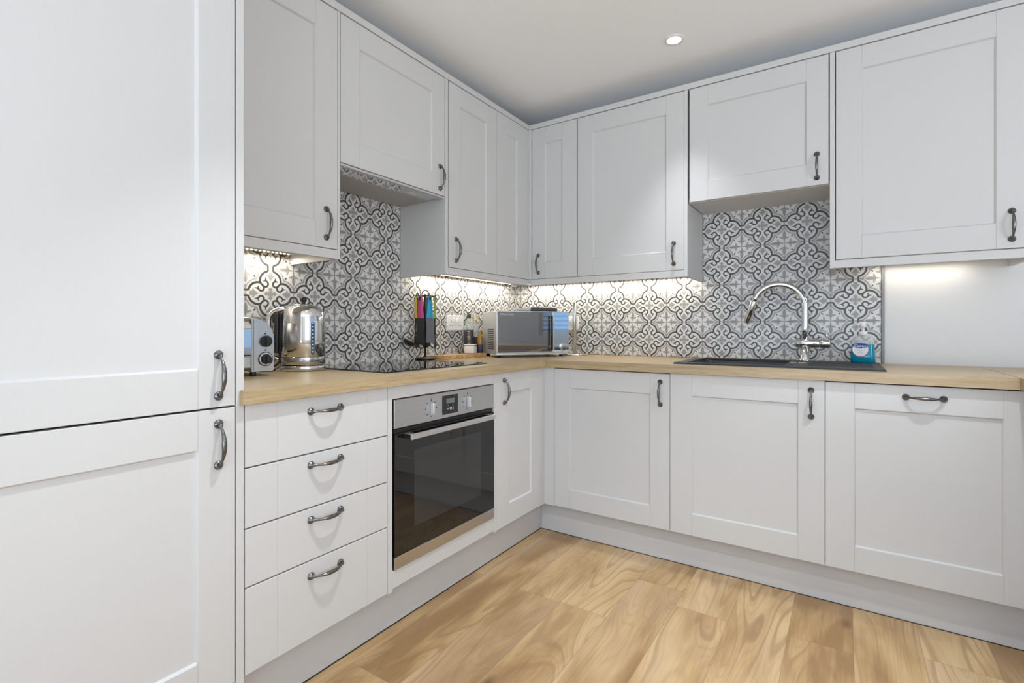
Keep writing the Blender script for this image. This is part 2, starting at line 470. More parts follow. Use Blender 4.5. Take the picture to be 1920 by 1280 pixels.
# window 1 (with a venetian blind; it shows only as the blue reflection in the appliances)
w1 = MB()
for y0, y1, z0, z1 in ((-1.2, -1.15, .98, 2.12), (-.25, -.2, .98, 2.12), (-1.15, -.25, .98, 1.04), (-1.15, -.25, 2.06, 2.12), (-3.55, -3.49, .98, 2.12), (-2.01, -1.95, .98, 2.12), (-3.49, -2.01, .98, 1.04), (-3.49, -2.01, 2.06, 2.12)):  # the longer frame belongs to the added side window
    w1.box(RX + .03, RX + .09, y0, y1, z0, z1, .004)
structure(w1, 'window_1', WHITE)
bl = MB()
for k in range(16):
    z = 1.06 + k * .062
    bl.box(-.024, .024, -.46, .46, -.0012, .0012, 0, M=Matrix.Translation((RX + .01, -.70, z)) @ Matrix.Rotation(.45, 4, 'Y'))
bl.box(RX - .02, RX + .03, -1.165, -.235, 2.05, 2.09, .003)
tag(bl.build('venetian_blind', UNDER), 'white venetian blind in the far side window, mirrored blue in the microwave', 'blind')
PANE = thin_clear('window_glass', (.95, .97, .97), .05)
for ya, yb in ((-1.15, -.25), (-3.49, -2.01)):  # second pane fills the added side window
    structure(MB().box(RX + .055, RX + .060, ya, yb, 1.04, 2.06), 'window_2', PANE)
w2 = MB()  # frame of the added patio doors, out of view
for x0, x1, z0, z1 in ((.5, .57, 0, 2.25), (3.33, 3.4, 0, 2.25), (.57, 3.33, 2.18, 2.25), (1.91, 1.99, 0.06, 2.18), (.57, 3.33, 0, .06)):
    w2.box(x0, x1, RY - .09, RY - .03, z0, z1, .004)
structure(w2, 'added_window_3', WHITE)
for xa, xb in ((.57, 1.91), (1.99, 3.33)): structure(MB().box(xa, xb, RY - .062, RY - .056, .06, 2.18), 'added_window_4', PANE)  # panes of the added patio doors

# ------------------------------------------------------------------ splashback tiles, trims
def tiled(name, label, rects, wall, t=.0086):
    """rects in (a0,a1,z0,z1); wall 'L': a=y on x=0, 'B': a=x on y=0"""
    vs = []; fs = []; uv = []
    for a0, a1, z0, z1 in rects:
        o = len(vs)
        for (a, z, d) in ((a0, z0, 0), (a1, z0, 0), (a1, z1, 0), (a0, z1, 0), (a0, z0, t), (a1, z0, t), (a1, z1, t), (a0, z1, t)):
            vs.append((-d, a, z) if wall == 'L' else (a, d, z))
            uv.append((((a + .0769) if wall == 'L' else (a - .0394)) / .2, (z - .91) / .2))
        q = [(0, 1, 2, 3), (4, 7, 6, 5), (0, 4, 5, 1), (1, 5, 6, 2), (2, 6, 7, 3), (3, 7, 4, 0)]
        fs += [tuple(i + o for i in f) for f in q]
    me = bpy.data.meshes.new(name); me.from_pydata(vs, [], fs); me.update()
    ul = me.uv_layers.new(name='tiles')
    for lp in me.loops: ul.data[lp.index].uv = uv[lp.vertex_index]
    me.materials.append(TILEM)
    o = bpy.data.objects.new(name, me); COL.objects.link(o)
    return tag(o, label, 'tiled splashback')
tiled('tiled_splashback', 'grey and white patterned tiles on the wall behind the kettle, hob and utensil carousel', [(-2.19, -1.682, .911, 1.372), (-1.682, -1.082, .911, 1.72), (-1.082, 0, .911, 1.372)], 'L')
tiled('tiled_splashback', 'grey and white patterned tiles on the wall behind the microwave, sink and tap', [(0, 1.2395, .911, 1.372), (1.2395, 1.862, .911, 1.72), (1.862, 2.0385, .911, 1.372)], 'B')
tag(MB().box(2.0388, 2.051, -.004, .009, .911, 1.372, .001).build('tile_edge_trim', TRIMM), 'vertical grey metal trim ending the tiles beside the plain wall', 'trim')

# ------------------------------------------------------------------ shaker fronts and handles
def front(w, h, st=.09, rt=.095, panel=True, t=.02, s_left=None, s_right=None):
    """front of width w, height h; front plane y=0, body behind (+y)"""
    b = MB(); e = .0012; g = .0009; c = .0048; p = .008
    sl = st if s_left is None else s_left; sr = st if s_right is None else s_right
    xs = [0, e, sl - g, sl, sl + g, sl + c, w - sr - c, w - sr - g, w - sr, w - sr + g, w - e, w]
    zs = [0, e, rt, rt + c, h - rt - c, h - rt, h - e, h] if panel else [0, e, h - e, h]
    def dep(x, z):
        d = 0
        if x <= 0 or x >= w or z <= 0 or z >= h: d = e
        pan = 0
        if panel:
            tx = min((x - sl) / c, (w - sr - x) / c); tz = min((z - rt) / c, (h - rt - z) / c)
            pan = p * max(0, min(1, tx, tz))
        if pan == 0 and (abs(x - sl) < 1e-6 or abs(x - (w - sr)) < 1e-6): d = max(d, .0013)
        return max(d, pan)
    nx, nz = len(xs), len(zs)
    vs = [(x, dep(x, z), z) for z in zs for x in xs]
    fs = [(j * nx + i, j * nx + i + 1, (j + 1) * nx + i + 1, (j + 1) * nx + i) for j in range(nz - 1) for i in range(nx - 1)]
    b.add(vs, fs)
    # sides and back
    o = len(b.v)
    ring = [j * nx for j in range(nz)][::-1] + list(range(1, nx)) + [j * nx + nx - 1 for j in range(1, nz)] + [(nz - 1) * nx + i for i in range(nx - 2, 0, -1)]
    bk = []
    for i in ring:
        v = b.v[i]; b.v.append((v[0], t, v[2])); bk.append(len(b.v) - 1)
    n = len(ring)
    for k in range(n):
        b.f.append((ring[k], bk[k], bk[(k + 1) % n], ring[(k + 1) % n])); b.sm.append(False); b.mi.append(0)
    b.f.append(tuple(reversed(bk))); b.sm.append(False); b.mi.append(0)
    return b
_hmesh = None
def handle(parent, x, z, vert=True, y=0.0):
    """bowed pull handle, 124 mm overall, centred at (x,z) on the plane y"""
    global _hmesh
    if _hmesh is None:
        b = MB(); N = 22; half = .051; pts = []; rad = []
        for i in range(N + 1):
            t = -1 + 2 * i / N
            bow = .008 + .0215 * (1 - abs(t) ** 2.6)
            pts.append((t * half, -bow, 0))
            a = abs(t)
            rad.append(.0030 + .0030 * max(0, math.cos(a * 1.25 * PI / 2)) ** 1.2 + (.0042 * max(0, (a - .86) / .14) if a > .86 else 0))
        b.tube(pts, rad, 12, 1.15)
        for sgn in (-1, 1):
            M = Matrix.Translation((sgn * (half + .001), 0, 0)) @ Matrix.Rotation(PI / 2, 4, 'X')
            b.lathe([(.0112, 0), (.0115, .002), (.0098, .0042), (.0062, .0068), (.0052, .010), (.0035, .0125), (0, .013)], 20, M)
        o = b.build('handle', PEWTER, parent); _hmesh = o.data
    else:
        o = bpy.data.objects.new('handle', _hmesh); COL.objects.link(o); o.parent = parent
    o.location = (x, y, z)
    o.rotation_euler = (0, PI / 2, 0) if vert else (0, 0, 0)
    o['label'] = 'bowed dark pewter handle'
    return o
def door(parent, x0, x1, z0, z1, hx=None, hz=None, vert=True, name='door', **kw):
    o = front(x1 - x0, z1 - z0, **kw).build(name, PAINT, parent, (x0, 0, z0))
    if hx is not None: handle(o, hx - x0, hz - z0, vert)
    return o
def carcass(parent, x0, x1, depth, z0, z1, t=.018, y0=.024, mat=None, name='carcass', open_back=False):
    b = MB()
    b.box(x0, x0 + t, y0, depth, z0, z1).box(x1 - t, x1, y0, depth, z0, z1)
    b.box(x0 + t, x1 - t, y0, depth, z0, z0 + t).box(x0 + t, x1 - t, y0, depth, z1 - t, z1)
    b.box(x0 + t, x1 - t, depth - .006, depth, z0 + t, z1 - t)
    o = b.build(name, mat or CARC, parent)
    if 1.37 < z0 < 1.38: MB().box(x0, x1, y0, depth, 1.3738, z0 - .0003).build('bottom_panel', UNDER, parent)
    return o

# ================================================================== LEFT RUN, base
# tall unit: local x = y - y0
t = rootL('tall_cabinet', 'tall grey two-door cabinet beside the drawers, taller than the worktop', 'cabinet', -2.813, XB)
carcass(t, .0, .596, XB - .002, .15, 2.27)
door(t, .0, .598, .873, 2.268, .556, .953)
door(t, .0, .598, .154, .868, .556, .7785)
MB().box(0, .598, .03, .048, 0, .148, .001).build('plinth_board', PLINTHM, t)
tag(MB().box(0.0, XB, -2.2125, -2.1925, 0, 2.2715, .0008).build('end_panel', PAINT), 'narrow full-height grey end panel between the tall cabinet and drawer unit', 'end panel')
t = rootL('drawer_cabinet', 'grey base cabinet with four stacked drawers under the toaster and kettle', 'cabinet', -2.19, XB)
carcass(t, .002, .494, .56, .15, .868)
for z0, z1, hz in ((.7035, .869, .826), (.5425, .6995, .6675), (.386, .5385, .505), (.154, .382, .3385)):
    d = door(t, .001, .495, z0, z1, .2475, hz, False, name='drawer', panel=False)
    bb_ = MB().box(.03, .465, .022, .45, .02, min(.12, z1 - z0 - .02)); bb_.build('drawer_box', UNDER, d)
t = rootL('oven_housing', 'grey cabinet housing around the built-in oven, between drawers and narrow cupboard', 'cabinet', -1.694, XB)
MB().box(.0005, .0205, 0, .56, .150, .870, .0008).build('side_panel', PAINT, t)
MB().box(.627, .6455, 0, .56, .150, .870, .0008).build('side_panel', PAINT, t)
MB().box(.0215, .626, .0, .02, .8245, .869, .0012).build('top_infill', PAINT, t)
MB().box(.0215, .626, .0, .02, .160, .2215, .0012).build('bottom_infill', PAINT, t)
MB().box(.0215, .626, .54, .556, .16, .868).build('back_panel', CARC, t)
# oven
ov = rootL('built_in_oven', 'stainless steel and black glass single oven built in under the hob', 'oven', -1.668, XB)
OW = .597
MB().box(.01, OW - .01, .004, .52, .228, .818).build('oven_body', DARKGAP, ov)
cp = MB().box(0, OW, -.004, .016, .7185, .8215, .002).build('control_panel', STEEL, ov)
for kx in (.187, .407):
    MB().box(kx - .0048, kx + .0048, -.022, -.0042, .746, .789, .002, 2).build('knob', SILVER, cp)
    mk = MB()
    for i in range(8):
        a = i * PI / 4 + (.0 if kx < .3 else .1)
        mk.box(kx + .030 * math.sin(a) - .0018, kx + .030 * math.sin(a) + .0018, -.0047, -.0040, .768 + .030 * math.cos(a) - .0022, .768 + .030 * math.cos(a) + .0022)
    mk.box(kx - .0006, kx + .0006, -.0047, -.004, .800, .807)
    mk.build('dial_marks', BLACKP, cp)
dp = MB().box(.251, .345, -.006, -.004, .733, .8075, .0008).build('display', BLACKG, cp)
MB().box(.272, .322, -.0068, -.006, .775, .794, .0003).build('screen', LCDM, dp)
bt = MB()
bt.cyl(.0062, (.297, -.006, .755), (.297, -.009, .755), 20).box(.277, .284, -.0072, -.006, .752, .758).box(.3115, .3145, -.0072, -.006, .748, .761)
bt.box(.283, .286, -.0072, -.006, .765, .768).box(.307, .310, -.0072, -.006, .765, .768)
bt.build('buttons', STEEL2, dp)
MB().box(.004, OW - .004, .002, .016, .7015, .7165, .001).build('vent_strip', BLACKP, ov)
od = MB().box(0, OW, -.006, .02, .2680, .699, .002).build('oven_door', BLACKG, ov)
def tex_window():
    m = newmat('oven_window_glass', (.03, .03, .031), .05); return m
MB().box(.094, .499, -.0066, -.006, .350, .629, .0002).build('window_pane', tex_window(), od)
MB().box(0, OW, -.006, .02, .2240, .2672, .0015).build('bottom_trim', STEEL, od)
oh = MB()
oh.box(.043, .550, -.047, -.038, .6785, .6985, .0015)
oh.box(.044, .070, -.039, -.006, .696, .698, .0005).box(.523, .549, -.039, -.006, .696, .698, .0005)
ohb = oh.build('door_handle', STEEL2, od)
MB().box(.0435, .069, -.0385, -.006, .680, .6958, .0006).build('handle_bracket', BLACKP, ohb)
MB().box(.524, .5495, -.0385, -.006, .680, .6958, .0006).build('handle_bracket', BLACKP, ohb)
# narrow cupboard to the right of the oven
t = rootL('base_cabinet', 'narrow grey base cupboard between the oven and the inner corner', 'cabinet', -1.0465, XB)
carcass(t, .002, .385, .56, .15, .868)
door(t, .001, .386, .154, .869, .0615, .781, s_left=.1045, s_right=.080)
# corner post
b = MB()
b.box(.560, XB - .002, -.6595, -.6085, .150, .870, .0006).box(.560, .6365, -.6083, -.590, .150, .870, .0006)
b.box(.6195, .6365, -.6100, -.6084, .150, .870, .0004)
tag(b.build('corner_post', PAINT), 'grey corner filler post where the two rows of base cabinets meet', 'filler panel')

# ================================================================== RIGHT RUN, base
t = rootR('base_cabinet', 'grey base cupboard next to the inner corner, upright handle on its far stile', 'cabinet', .638, YB)
carcass(t, .002, .596, .58, .15, .868)
door(t, .0005, .5965, .154, .8665, .554, .776, s_left=.09, s_right=.09)
t = rootR('base_cabinet', 'grey sink base cupboard under the black sink bowl and tap', 'cabinet', 1.236, YB)
b = MB(); b.box(.002, .02, .0215, .58, .15, .868).box(.578, .596, .0215, .58, .15, .868).box(.02, .578, .0215, .58, .15, .168)
b.build('carcass', CARC, t)
door(t, .0005, .5965, .154, .870, .551, .7785, s_left=.095, s_right=.09)
t = rootR('integrated_dishwasher', 'integrated appliance behind a wide grey door with a horizontal handle', 'dishwasher', 1.834, YB)
MB().box(.004, .592, .0215, .575, .155, .866, .002).build('appliance_body', UNDER, t)
door(t, .0005, .5965, .154, .8665, .2985, .8255, False, s_left=.093, s_right=.093)
tag(MB().box(2.4325, 2.4505, YB, -.02, .0, .870, .0008).build('end_panel', PAINT), 'grey base end panel past the dishwasher under the worktop end', 'end panel')
# return unit under the returning worktop (just outside the picture on the right)
t = thing('base_cabinet', 'grey base cabinet under the returning end of the worktop', 'cabinet', (2.4505, -.66, 0), 0)
MB().box(0, .55, -.9, .04, .15, .868, .001).build('carcass', PAINT, t)

# plinths
tag(MB().box(.517, .535, -2.192, -.5695, .0, .1485, .0006).build('plinth', PLINTHM), 'grey plinth board under the drawers, oven and narrow cupboard', 'plinth')
tag(MB().box(.5355, 2.4315, -.5695, -.5515, .0, .1485, .0006).build('plinth', PLINTHM), 'grey plinth board under the sink cupboards and dishwasher', 'plinth')
tag(MB().box(.5352, .5372, -2.19, -.572, .0, .0035).build('plinth_seal', BLACKP), 'thin dark seal along the floor under the drawer and oven plinth', 'seal')
tag(MB().box(.538, 2.43, -.5716, -.5697, .0, .0025).build('plinth_seal', BLACKP), 'thin dark seal along the floor under the sink cupboards plinth', 'seal')

# ================================================================== worktops
def slab(rects, z0, z1, bev=.0015):
    xs = sorted({r[0] for r in rects} | {r[1] for r in rects}); ys = sorted({r[2] for r in rects} | {r[3] for r in rects})
    def inside(i, j):
        if i < 0 or j < 0 or i >= len(xs) - 1 or j >= len(ys) - 1: return False
        cx = (xs[i] + xs[i + 1]) / 2; cy = (ys[j] + ys[j + 1]) / 2
        return any(r[0] < cx < r[1] and r[2] < cy < r[3] for r in rects)
    bm = bmesh.new(); vv = {}
    def V(i, j, k):
        if (i, j, k) not in vv: vv[i, j, k] = bm.verts.new((xs[i], ys[j], (z0, z1)[k]))
        return vv[i, j, k]
    for i in range(len(xs) - 1):
        for j in range(len(ys) - 1):
            if not inside(i, j): continue
            bm.faces.new((V(i, j, 1), V(i + 1, j, 1), V(i + 1, j + 1, 1), V(i, j + 1, 1)))
            bm.faces.new((V(i, j, 0), V(i, j + 1, 0), V(i + 1, j + 1, 0), V(i + 1, j, 0)))
            for di, dj, a, c in ((-1, 0, (i, j + 1), (i, j)), (1, 0, (i + 1, j), (i + 1, j + 1)), (0, -1, (i, j), (i + 1, j)), (0, 1, (i + 1, j + 1), (i, j + 1))):
                if not inside(i + di, j + dj):
                    bm.faces.new((V(*a, 0), V(*c, 0), V(*c, 1), V(*a, 1)))
    bmesh.ops.recalc_face_normals(bm, faces=bm.faces[:])
    es = [e for e in bm.edges if len(e.link_faces) == 2 and e.calc_face_angle(0) > .5 and min(v.co.z for v in e.verts) > z1 - 1e-5]
    bmesh.ops.bevel(bm, geom=es, offset=bev, segments=2, affect='EDGES')
    b = MB().frombm(bm); bm.free(); return b
ZT, ZU = .910, .872
tag(slab([(.0, .600, -2.190, -.632), (.5825, .600, -2.205, -2.190), (.0, .600, -.632, -.0005)], ZU, ZT).build('worktop', OAKY), 'oak effect worktop holding the hob, kettle, toaster and microwave', 'worktop')
tag(slab([(.6005, 2.372, -.630, -.54), (.6005, 1.25, -.54, -.0005), (1.25, 2.01, -.075, -.0005), (2.01, 2.372, -.54, -.0005)], ZU, ZT).build('worktop', OAKX), 'oak effect worktop with the black sink let into it', 'worktop')
tag(slab([(2.3725, 3.0, -1.6, -.0005)], ZU, ZT).build('worktop', OAKY), 'short end of oak effect worktop turning outward past the sink', 'worktop')

# ================================================================== wall units, left
t = rootL('wall_cabinet', 'single-door grey wall cabinet above the toaster and kettle', 'cabinet', -2.190, XU)
carcass(t, .002, .494, XU - .01, 1.3785, 2.27)
door(t, .0, .4955, 1.3705, 2.2682, .447, 1.460, s_left=.09, s_right=.094)
MB().box(.4965, .5085, 0, XU - .001, 1.334, 2.271, .0008).build('side_panel', PAINT, t)
t = rootL('extractor_cabinet', 'short grey wall cabinet above the hob hiding the cooker hood', 'cabinet', -1.6805, XU)
carcass(t, .002, .594, XU - .01, 1.722, 2.27)
door(t, .0015, .5925, 1.7045, 2.2682, .5585, 1.786, s_left=.088, s_right=.086)
# hood
h = rootL('cooker_hood', 'slim steel canopy cooker hood under the short cabinet above the hob', 'extractor hood', -1.6805, XU)
MB().box(.004, .593, .026, XU - .002, 1.700, 1.7215, .001).build('hood_casing', STEEL, h)
MB().box(.004, .593, .004, .0255, 1.6935, 1.703, .0015).build('front_lip', SILVER, h)
hf = MB(); hf.box(.010, .585, .030, .105, 1.6955, 1.7005, .001)
hf.build('filter_strip', CHROME, h)
MB().box(.008, .589, .108, XU - .004, 1.6935, 1.7005, .001).build('filter_panel', mottled('hood_grey_enamel', (.40, .40, .40), .4, .02), h)
for lx in (.13, .45):
    MB().box(lx - .03, lx + .03, .055, .085, 1.6940, 1.6957, .001).build('hood_lamp', UNDER, h)
# tall side panel between hood and corner units
tag(MB().box(.001, XU, -1.0825, -1.0640, 1.334, 2.271, .0008).build('side_panel', PAINT), 'grey upright side panel of the wall units, beside the cooker hood', 'side panel')
t = rootL('wall_cabinet', 'grey wall cabinet just past the cooker hood, above the socket', 'cabinet', -1.0635, XU)
carcass(t, .002, .405, XU - .01, 1.3785, 2.27)
door(t, .0075, .4065, 1.3705, 2.2682, .0585, 1.459, s_left=.083, s_right=.095)
# corner unit (bi-fold pair of doors)
t = thing('corner_wall_cabinet', 'grey corner wall cabinet with a pair of folding doors above the microwave', 'cabinet', (XU, YU, 0), 0)
b = MB()
b.box(-.30, -.022, -.328, -.31, 1.374, 2.27).box(.297, .315, .022, .315, 1.374, 2.27)
b.box(-.30, -.022, -.31, .315, 1.374, 1.39).box(-.022, .297, .022, .315, 1.374, 1.39)
b.box(-.30, -.022, -.31, .315, 2.255, 2.27).box(-.022, .297, .022, .315, 2.255, 2.27)
b.build('carcass', CARC, t)
MB().box(-.30, -.022, -.31, .315, 1.3705, 1.3738).box(-.022, .297, .022, .315, 1.3705, 1.3738).build('bottom_panel', UNDER, t)
o = front(.318, .899, s_left=.10, s_right=.118).build('door', PAINT, t, (0, -.332, 1.3705)); o.rotation_euler = (0, 0, PI / 2)
o = front(.297, .899, s_left=.09, s_right=.093).build('door', PAINT, t, (.0205, 0, 1.3705)); handle(o, .044, .0885)
MB().box(-.012, .0185, -.012, .01, 1.3705, 2.2682, .0006).build('corner_bead', PAINT, t)
# ---- wall units, right
t = rootR('wall_cabinet', 'wide grey wall cabinet between the corner unit and the sink, above bare tiles', 'cabinet', .628, YU)
carcass(t, .002, .592, -YU - .01, 1.3785, 2.27)
door(t, .0025, .5935, 1.3705, 2.2682, .5435, 1.4555, s_left=.094, s_right=.089)
tag(MB().box(1.2225, 1.2400, YU, -.001, 1.334, 2.271, .0008).build('side_panel', PAINT), 'grey upright side panel facing the tiles beside the tap', 'side panel')
t = rootR('wall_cabinet', 'short grey wall cabinet above the sink tap, bridging its taller neighbours', 'cabinet', 1.2425, YU)
carcass(t, .002, .598, -YU - .01, 1.722, 2.27)
MB().box(.001, .599, .0205, -YU - .001, 1.703, 1.7215, .0008).build('soffit_panel', PAINT, t)
door(t, .0065, .5955, 1.7045, 2.2682, .5525, 1.788, s_left=.088, s_right=.083)
tag(MB().box(1.8425, 1.8615, YU, -.001, 1.334, 2.271, .0008).build('side_panel', PAINT), 'grey upright side panel above the soap bottle end of the tiles', 'side panel')
t = rootR('wall_cabinet', 'tall-door grey wall cabinet above the plain painted wall', 'cabinet', 1.862, YU)
carcass(t, .002, .602, -YU - .01, 1.3785, 2.27)
door(t, .003, .602, 1.3715, 2.2682, .552, 1.4575, s_left=.092, s_right=.092)
tag(MB().box(2.4655, 2.4835, YU, -.001, 1.334, 2.271, .0008).build('side_panel', PAINT), 'grey upright side panel closing the end of the wall units over the worktop return', 'side panel')
# cornice and light rails
def rail(name, pts, z0, z1, t, label, cat):
    """pts: outer (visible) line of a board of thickness t running behind it"""
    b = MB()
    for (x0, x1, y0, y1) in pts: b.box(x0, x1, y0, y1, z0, z1, .0008)
    return tag(b.build(name, PAINT), label, cat)
rail('cornice', [(XB - .08, XB + .002, -2.83, -2.1905)], 2.2725, 2.301, .0, 'flat grey cornice strip on top of the tall cabinet', 'cornice')
rail('cornice', [(.001, XU + .001, -2.190, YU - .0005)], 2.2725, 2.301, .0, 'flat grey cornice strip topping the wall units above hob and kettle', 'cornice')
rail('cornice', [(.001, 2.90, YU - .001, -.001)], 2.2725, 2.301, .0, 'flat grey cornice strip topping the wall units above sink and microwave', 'cornice')
rail('light_rail', [(XU - .018, XU, -2.190, -1.694)], 1.334, 1.3675, 0, 'grey light rail below the wall cabinet over the kettle', 'light rail')
rail('light_rail', [(XU - .018, XU, -1.0635, YU + .0)], 1.334, 1.3675, 0, 'grey light rail below the wall units over the socket and bottles', 'light rail')
rail('light_rail', [(XU + .0005, 1.222, YU, YU + .018)], 1.334, 1.3675, 0, 'grey light rail below the wall units over the microwave', 'light rail')
rail('light_rail', [(1.862, 2.465, YU, YU + .018)], 1.334, 1.3675, 0, 'grey light rail below the wall cabinet over the plain wall', 'light rail')
# LED tapes
def led_tape(a, b_, z, label):
    a = Vector((*a, z)); b_ = Vector((*b_, z)); L = (b_ - a).length; ang = math.atan2(b_.y - a.y, b_.x - a.x)
    t = thing('led_tape', label, 'strip light', a, ang)
    MB().box(0, L, -.005, .005, .004, .0072).build('tape', WHITE, t)
    e = MB(); n = int(L / .0165)
    for k in range(n):
        x = (k + .5) * L / n
        e.box(x - .0028, x + .0028, -.0026, .0026, .0012, .004, .0006)
    e.build('emitters', LEDM, t)['kind'] = 'stuff'
led_tape(*LEDS[0], 'short warm LED strip under the wall cabinet above the kettle')
led_tape(*LEDS[1], 'long warm LED strip under the wall units above the socket and bottles')
led_tape(*LEDS[2], 'warm LED strip under the wall units above the microwave and bare tiles')
led_tape(*LEDS[3], 'warm LED strip under the wall cabinet lighting the plain wall')
b = MB().box(2.405, 2.455, -.315, -.25, 1.338, 1.366, .003, 2); b.cyl(.004, (2.41, -.28, 1.35), (2.34, -.06, 1.365), 8)
tag(b.build('led_driver', WHITE), 'small white LED connector box under the wall cabinet over the plain wall', 'connector box')
b = MB().box(.030, .052, -.10, -.065, 1.355, 1.371, .002); b.tube([(.04, -.10, 1.362), (.03, -.115, 1.345), (.012, -.12, 1.35), (.01, -.10, 1.369)], .002, 6)
tag(b.build('led_connector', UNDER), 'tiny LED tape connector and wire high in the tiled corner', 'connector')

# ceiling downlights
for i, (x, y) in enumerate(DOWN):
    lab = ['recessed round ceiling downlight glowing in front of the sink side wall units', 'recessed ceiling downlight over the open floor facing the drawers',
           'recessed ceiling downlight facing the tall cabinet, nearest the added patio doors', 'recessed ceiling downlight past the end of the wall units',
           'recessed ceiling downlight over the middle of the open room', 'recessed ceiling downlight just inside the added patio doors', 'recessed ceiling downlight beside the added long side window'][i]
    d = thing('ceiling_downlight', lab, 'downlight', (x, y, CEIL), 0, 'recessed ceiling downlights')
    MB().lathe([(.030, -.001), (.032, -.006), (.041, -.005), (.043, 0.0)], 32, cap=False).build('bezel', WHITE, d)
    MB().lathe([(.0, -.004), (.031, -.004), (.031, -.0005)], 32, cap=False).build('lens', LAMPM, d)

# dark sideboard reflected in the microwave
t = thing('sideboard', 'low dark sideboard under the far window, mirrored in the microwave door', 'sideboard', (3.98, -1.75, 0))
DW = coloured('dark_walnut', (.03, .03, .032), .4)
MB().box(0, .40, 0, 1.6, .08, .80, .004).build('body', DW, t); MB().box(-.01, .41, -.01, 1.61, .80, .83, .003).build('top', DW, t)
for yy in (.05, 1.52):
    MB().box(.02, .06, yy, yy + .04, 0, .08).build('leg', DW, t)
    MB().box(.34, .38, yy, yy + .04, 0, .08).build('leg', DW, t)
for yy in (.01, .54, 1.07): MB().box(-.014, -.001, yy, yy + .52, .10, .78, .002).build('door', DW, t)


# ================================================================== things on the worktops
# ---- hob
t = rootL('ceramic_hob', 'black glass induction hob set in the worktop above the oven', 'hob', -1.640, .515, ZT)
MB().box(0, .612, 0, .470, .0, .0050, .0022, 2).build('glass_top', BLACKG, t)
b = MB(); b.box(.0, .612, -.0012, .0012, .0003, .0038, .0008).box(.6108, .6132, .0, .47, .0003, .0038, .0008).box(-.0012, .0012, .0, .47, .0003, .0038, .0008)
b.build('bevel_strip', BLACKP, t)
b = MB()
for (cx, cy, r) in ((.15, .13, .09), (.15, .35, .075), (.40, .13, .075), (.40, .35, .095)):
    n = 48
    vs = []; fs = []
    for k in range(n):
        a = 2 * PI * k / n
        vs += [(cx + r * math.cos(a), cy + r * math.sin(a), .0052), (cx + (r - .0015) * math.cos(a), cy + (r - .0015) * math.sin(a), .0052)]
    for k in range(n):
        j = (k + 1) % n; fs.append((2 * k, 2 * j, 2 * j + 1, 2 * k + 1))
    b.add(vs, fs)
b.build('cooking_zone_rings', coloured('hob_print_grey', (.10, .10, .10), .3), t)
b = MB()
b.box(.545, .572, .03, .16, .0051, .0053)
b.build('touch_panel', coloured('control_print_grey', (.25, .25, .26), .3), t)

# ---- kettle
KC = (.132, -1.720)
CAMDIR = math.atan2(-2.898 - KC[1], 1.8988 - KC[0])        # the side of the kettle that is seen
t = thing('kettle', 'polished steel kettle with black knob and level gauge, between toaster and hob', 'kettle', (*KC, ZT), CAMDIR)
POL = mottled('polished_steel', (.74, .74, .74), .07, .02, (3, 3, 3), 0, metal=1.0)
MB().lathe([(.078, 0), (.0835, .002), (.0835, .018), (.080, .0205), (.070, .0215)], 64).build('power_base', POL, t)
b = MB()
b.lathe([(.074, .0215), (.0795, .024), (.0815, .0255), (.0820, .052), (.0812, .0535)], 64)
b.build('base_band', brushed('kettle_band', (.60, .60, .60), .16, (1, 1, 30), .05), t)
b = MB()
b.lathe([(.0790, .0535), (.0815, .0550), (.0812, .12), (.0800, .18), (.0790, .205), (.0765, .221), (.070, .236), (.058, .2475), (.050, .2515)], 64)
kb = b.build('body', POL, t)
MB().lathe([(.0505, .2515), (.050, .254), (.030, .2575), (.0, .259)], 40).build('lid', POL, t)
b = MB(); b.cyl(.0075, (0, 0, .257), (0, 0, .268), 16, .001).cyl(.0125, (0, 0, .267), (0, 0, .286), 20, .003)
b.build('lid_knob', BLACKP, t)
# handle lies to the picture's left of the body = local -y... built along +/- Y
b = MB(); pts = []
for i in range(13):
    a = PI / 2 + i / 12 * PI / 2
    pts.append((0, -.083 + .044 * math.cos(a) * 1.0 if False else -(.083 - .040 * math.cos(a)), .195 + .040 * math.sin(a)))
pts = [(0, -.060, .2385), (0, -.072, .238)] + pts + [(0, -.1235, .15), (0, -.1235, .10), (0, -.121, .072), (0, -.112, .055), (0, -.095, .048), (0, -.078, .047)]
b.tube(pts, [.0075] * 2 + [.0098] * 13 + [.0085, .0072, .0068, .0065, .0065, .006], 14, 1.0, up=(1, 0, 0))
b.build('handle_tube', POL, t)
b = MB().box(-.012, .012, -.1035, -.0875, .068, .222, .005, 3); b.box(-.010, .010, -.088, -.078, .028, .226, .003)
b.build('handle_grip', BLACKP, t)
b = MB().box(-.008, .008, -.121, -.100, .075, .082, .002); b.box(-.007, .007, -.112, -.098, .040, .058, .003).build('switch_lever', CHROME, t)
# gauge
ga = math.radians(24)
M = Matrix.Rotation(ga, 4, 'Z')
b = MB(); outer = []
def stadium(w, h, n=10):
    p = []
    for i in range(n + 1): a = PI * i / n; p.append((w * math.cos(a), h - w + w * math.sin(a)))
    for i in range(n + 1): a = PI + PI * i / n; p.append((w * math.cos(a), -h + w + w * math.sin(a)))
    return p
def on_side(r, z0, poly, d0, d1, Mx):
    """thin plate standing on the +x side of a cylinder"""
    vs = [(r + d, a, z0 + c) for d in (d0, d1) for a, c in poly]; n = len(poly)
    fs = [tuple(range(n))[::-1], tuple(range(n, 2 * n))] + [(i, (i + 1) % n, n + (i + 1) % n, n + i) for i in range(n)]
    return MB().add(vs, fs, False, Mx)
rim = on_side(.0795, .125, stadium(.0090, .066), -.002, .0014, M).build('gauge_rim', CHROME, t)
on_side(.0795, .125, stadium(.0068, .063), -.002, .0020, M).build('gauge_window', mottled('gauge_blue_glass', (.045, .085, .16), .08, .05), t)
b = MB()
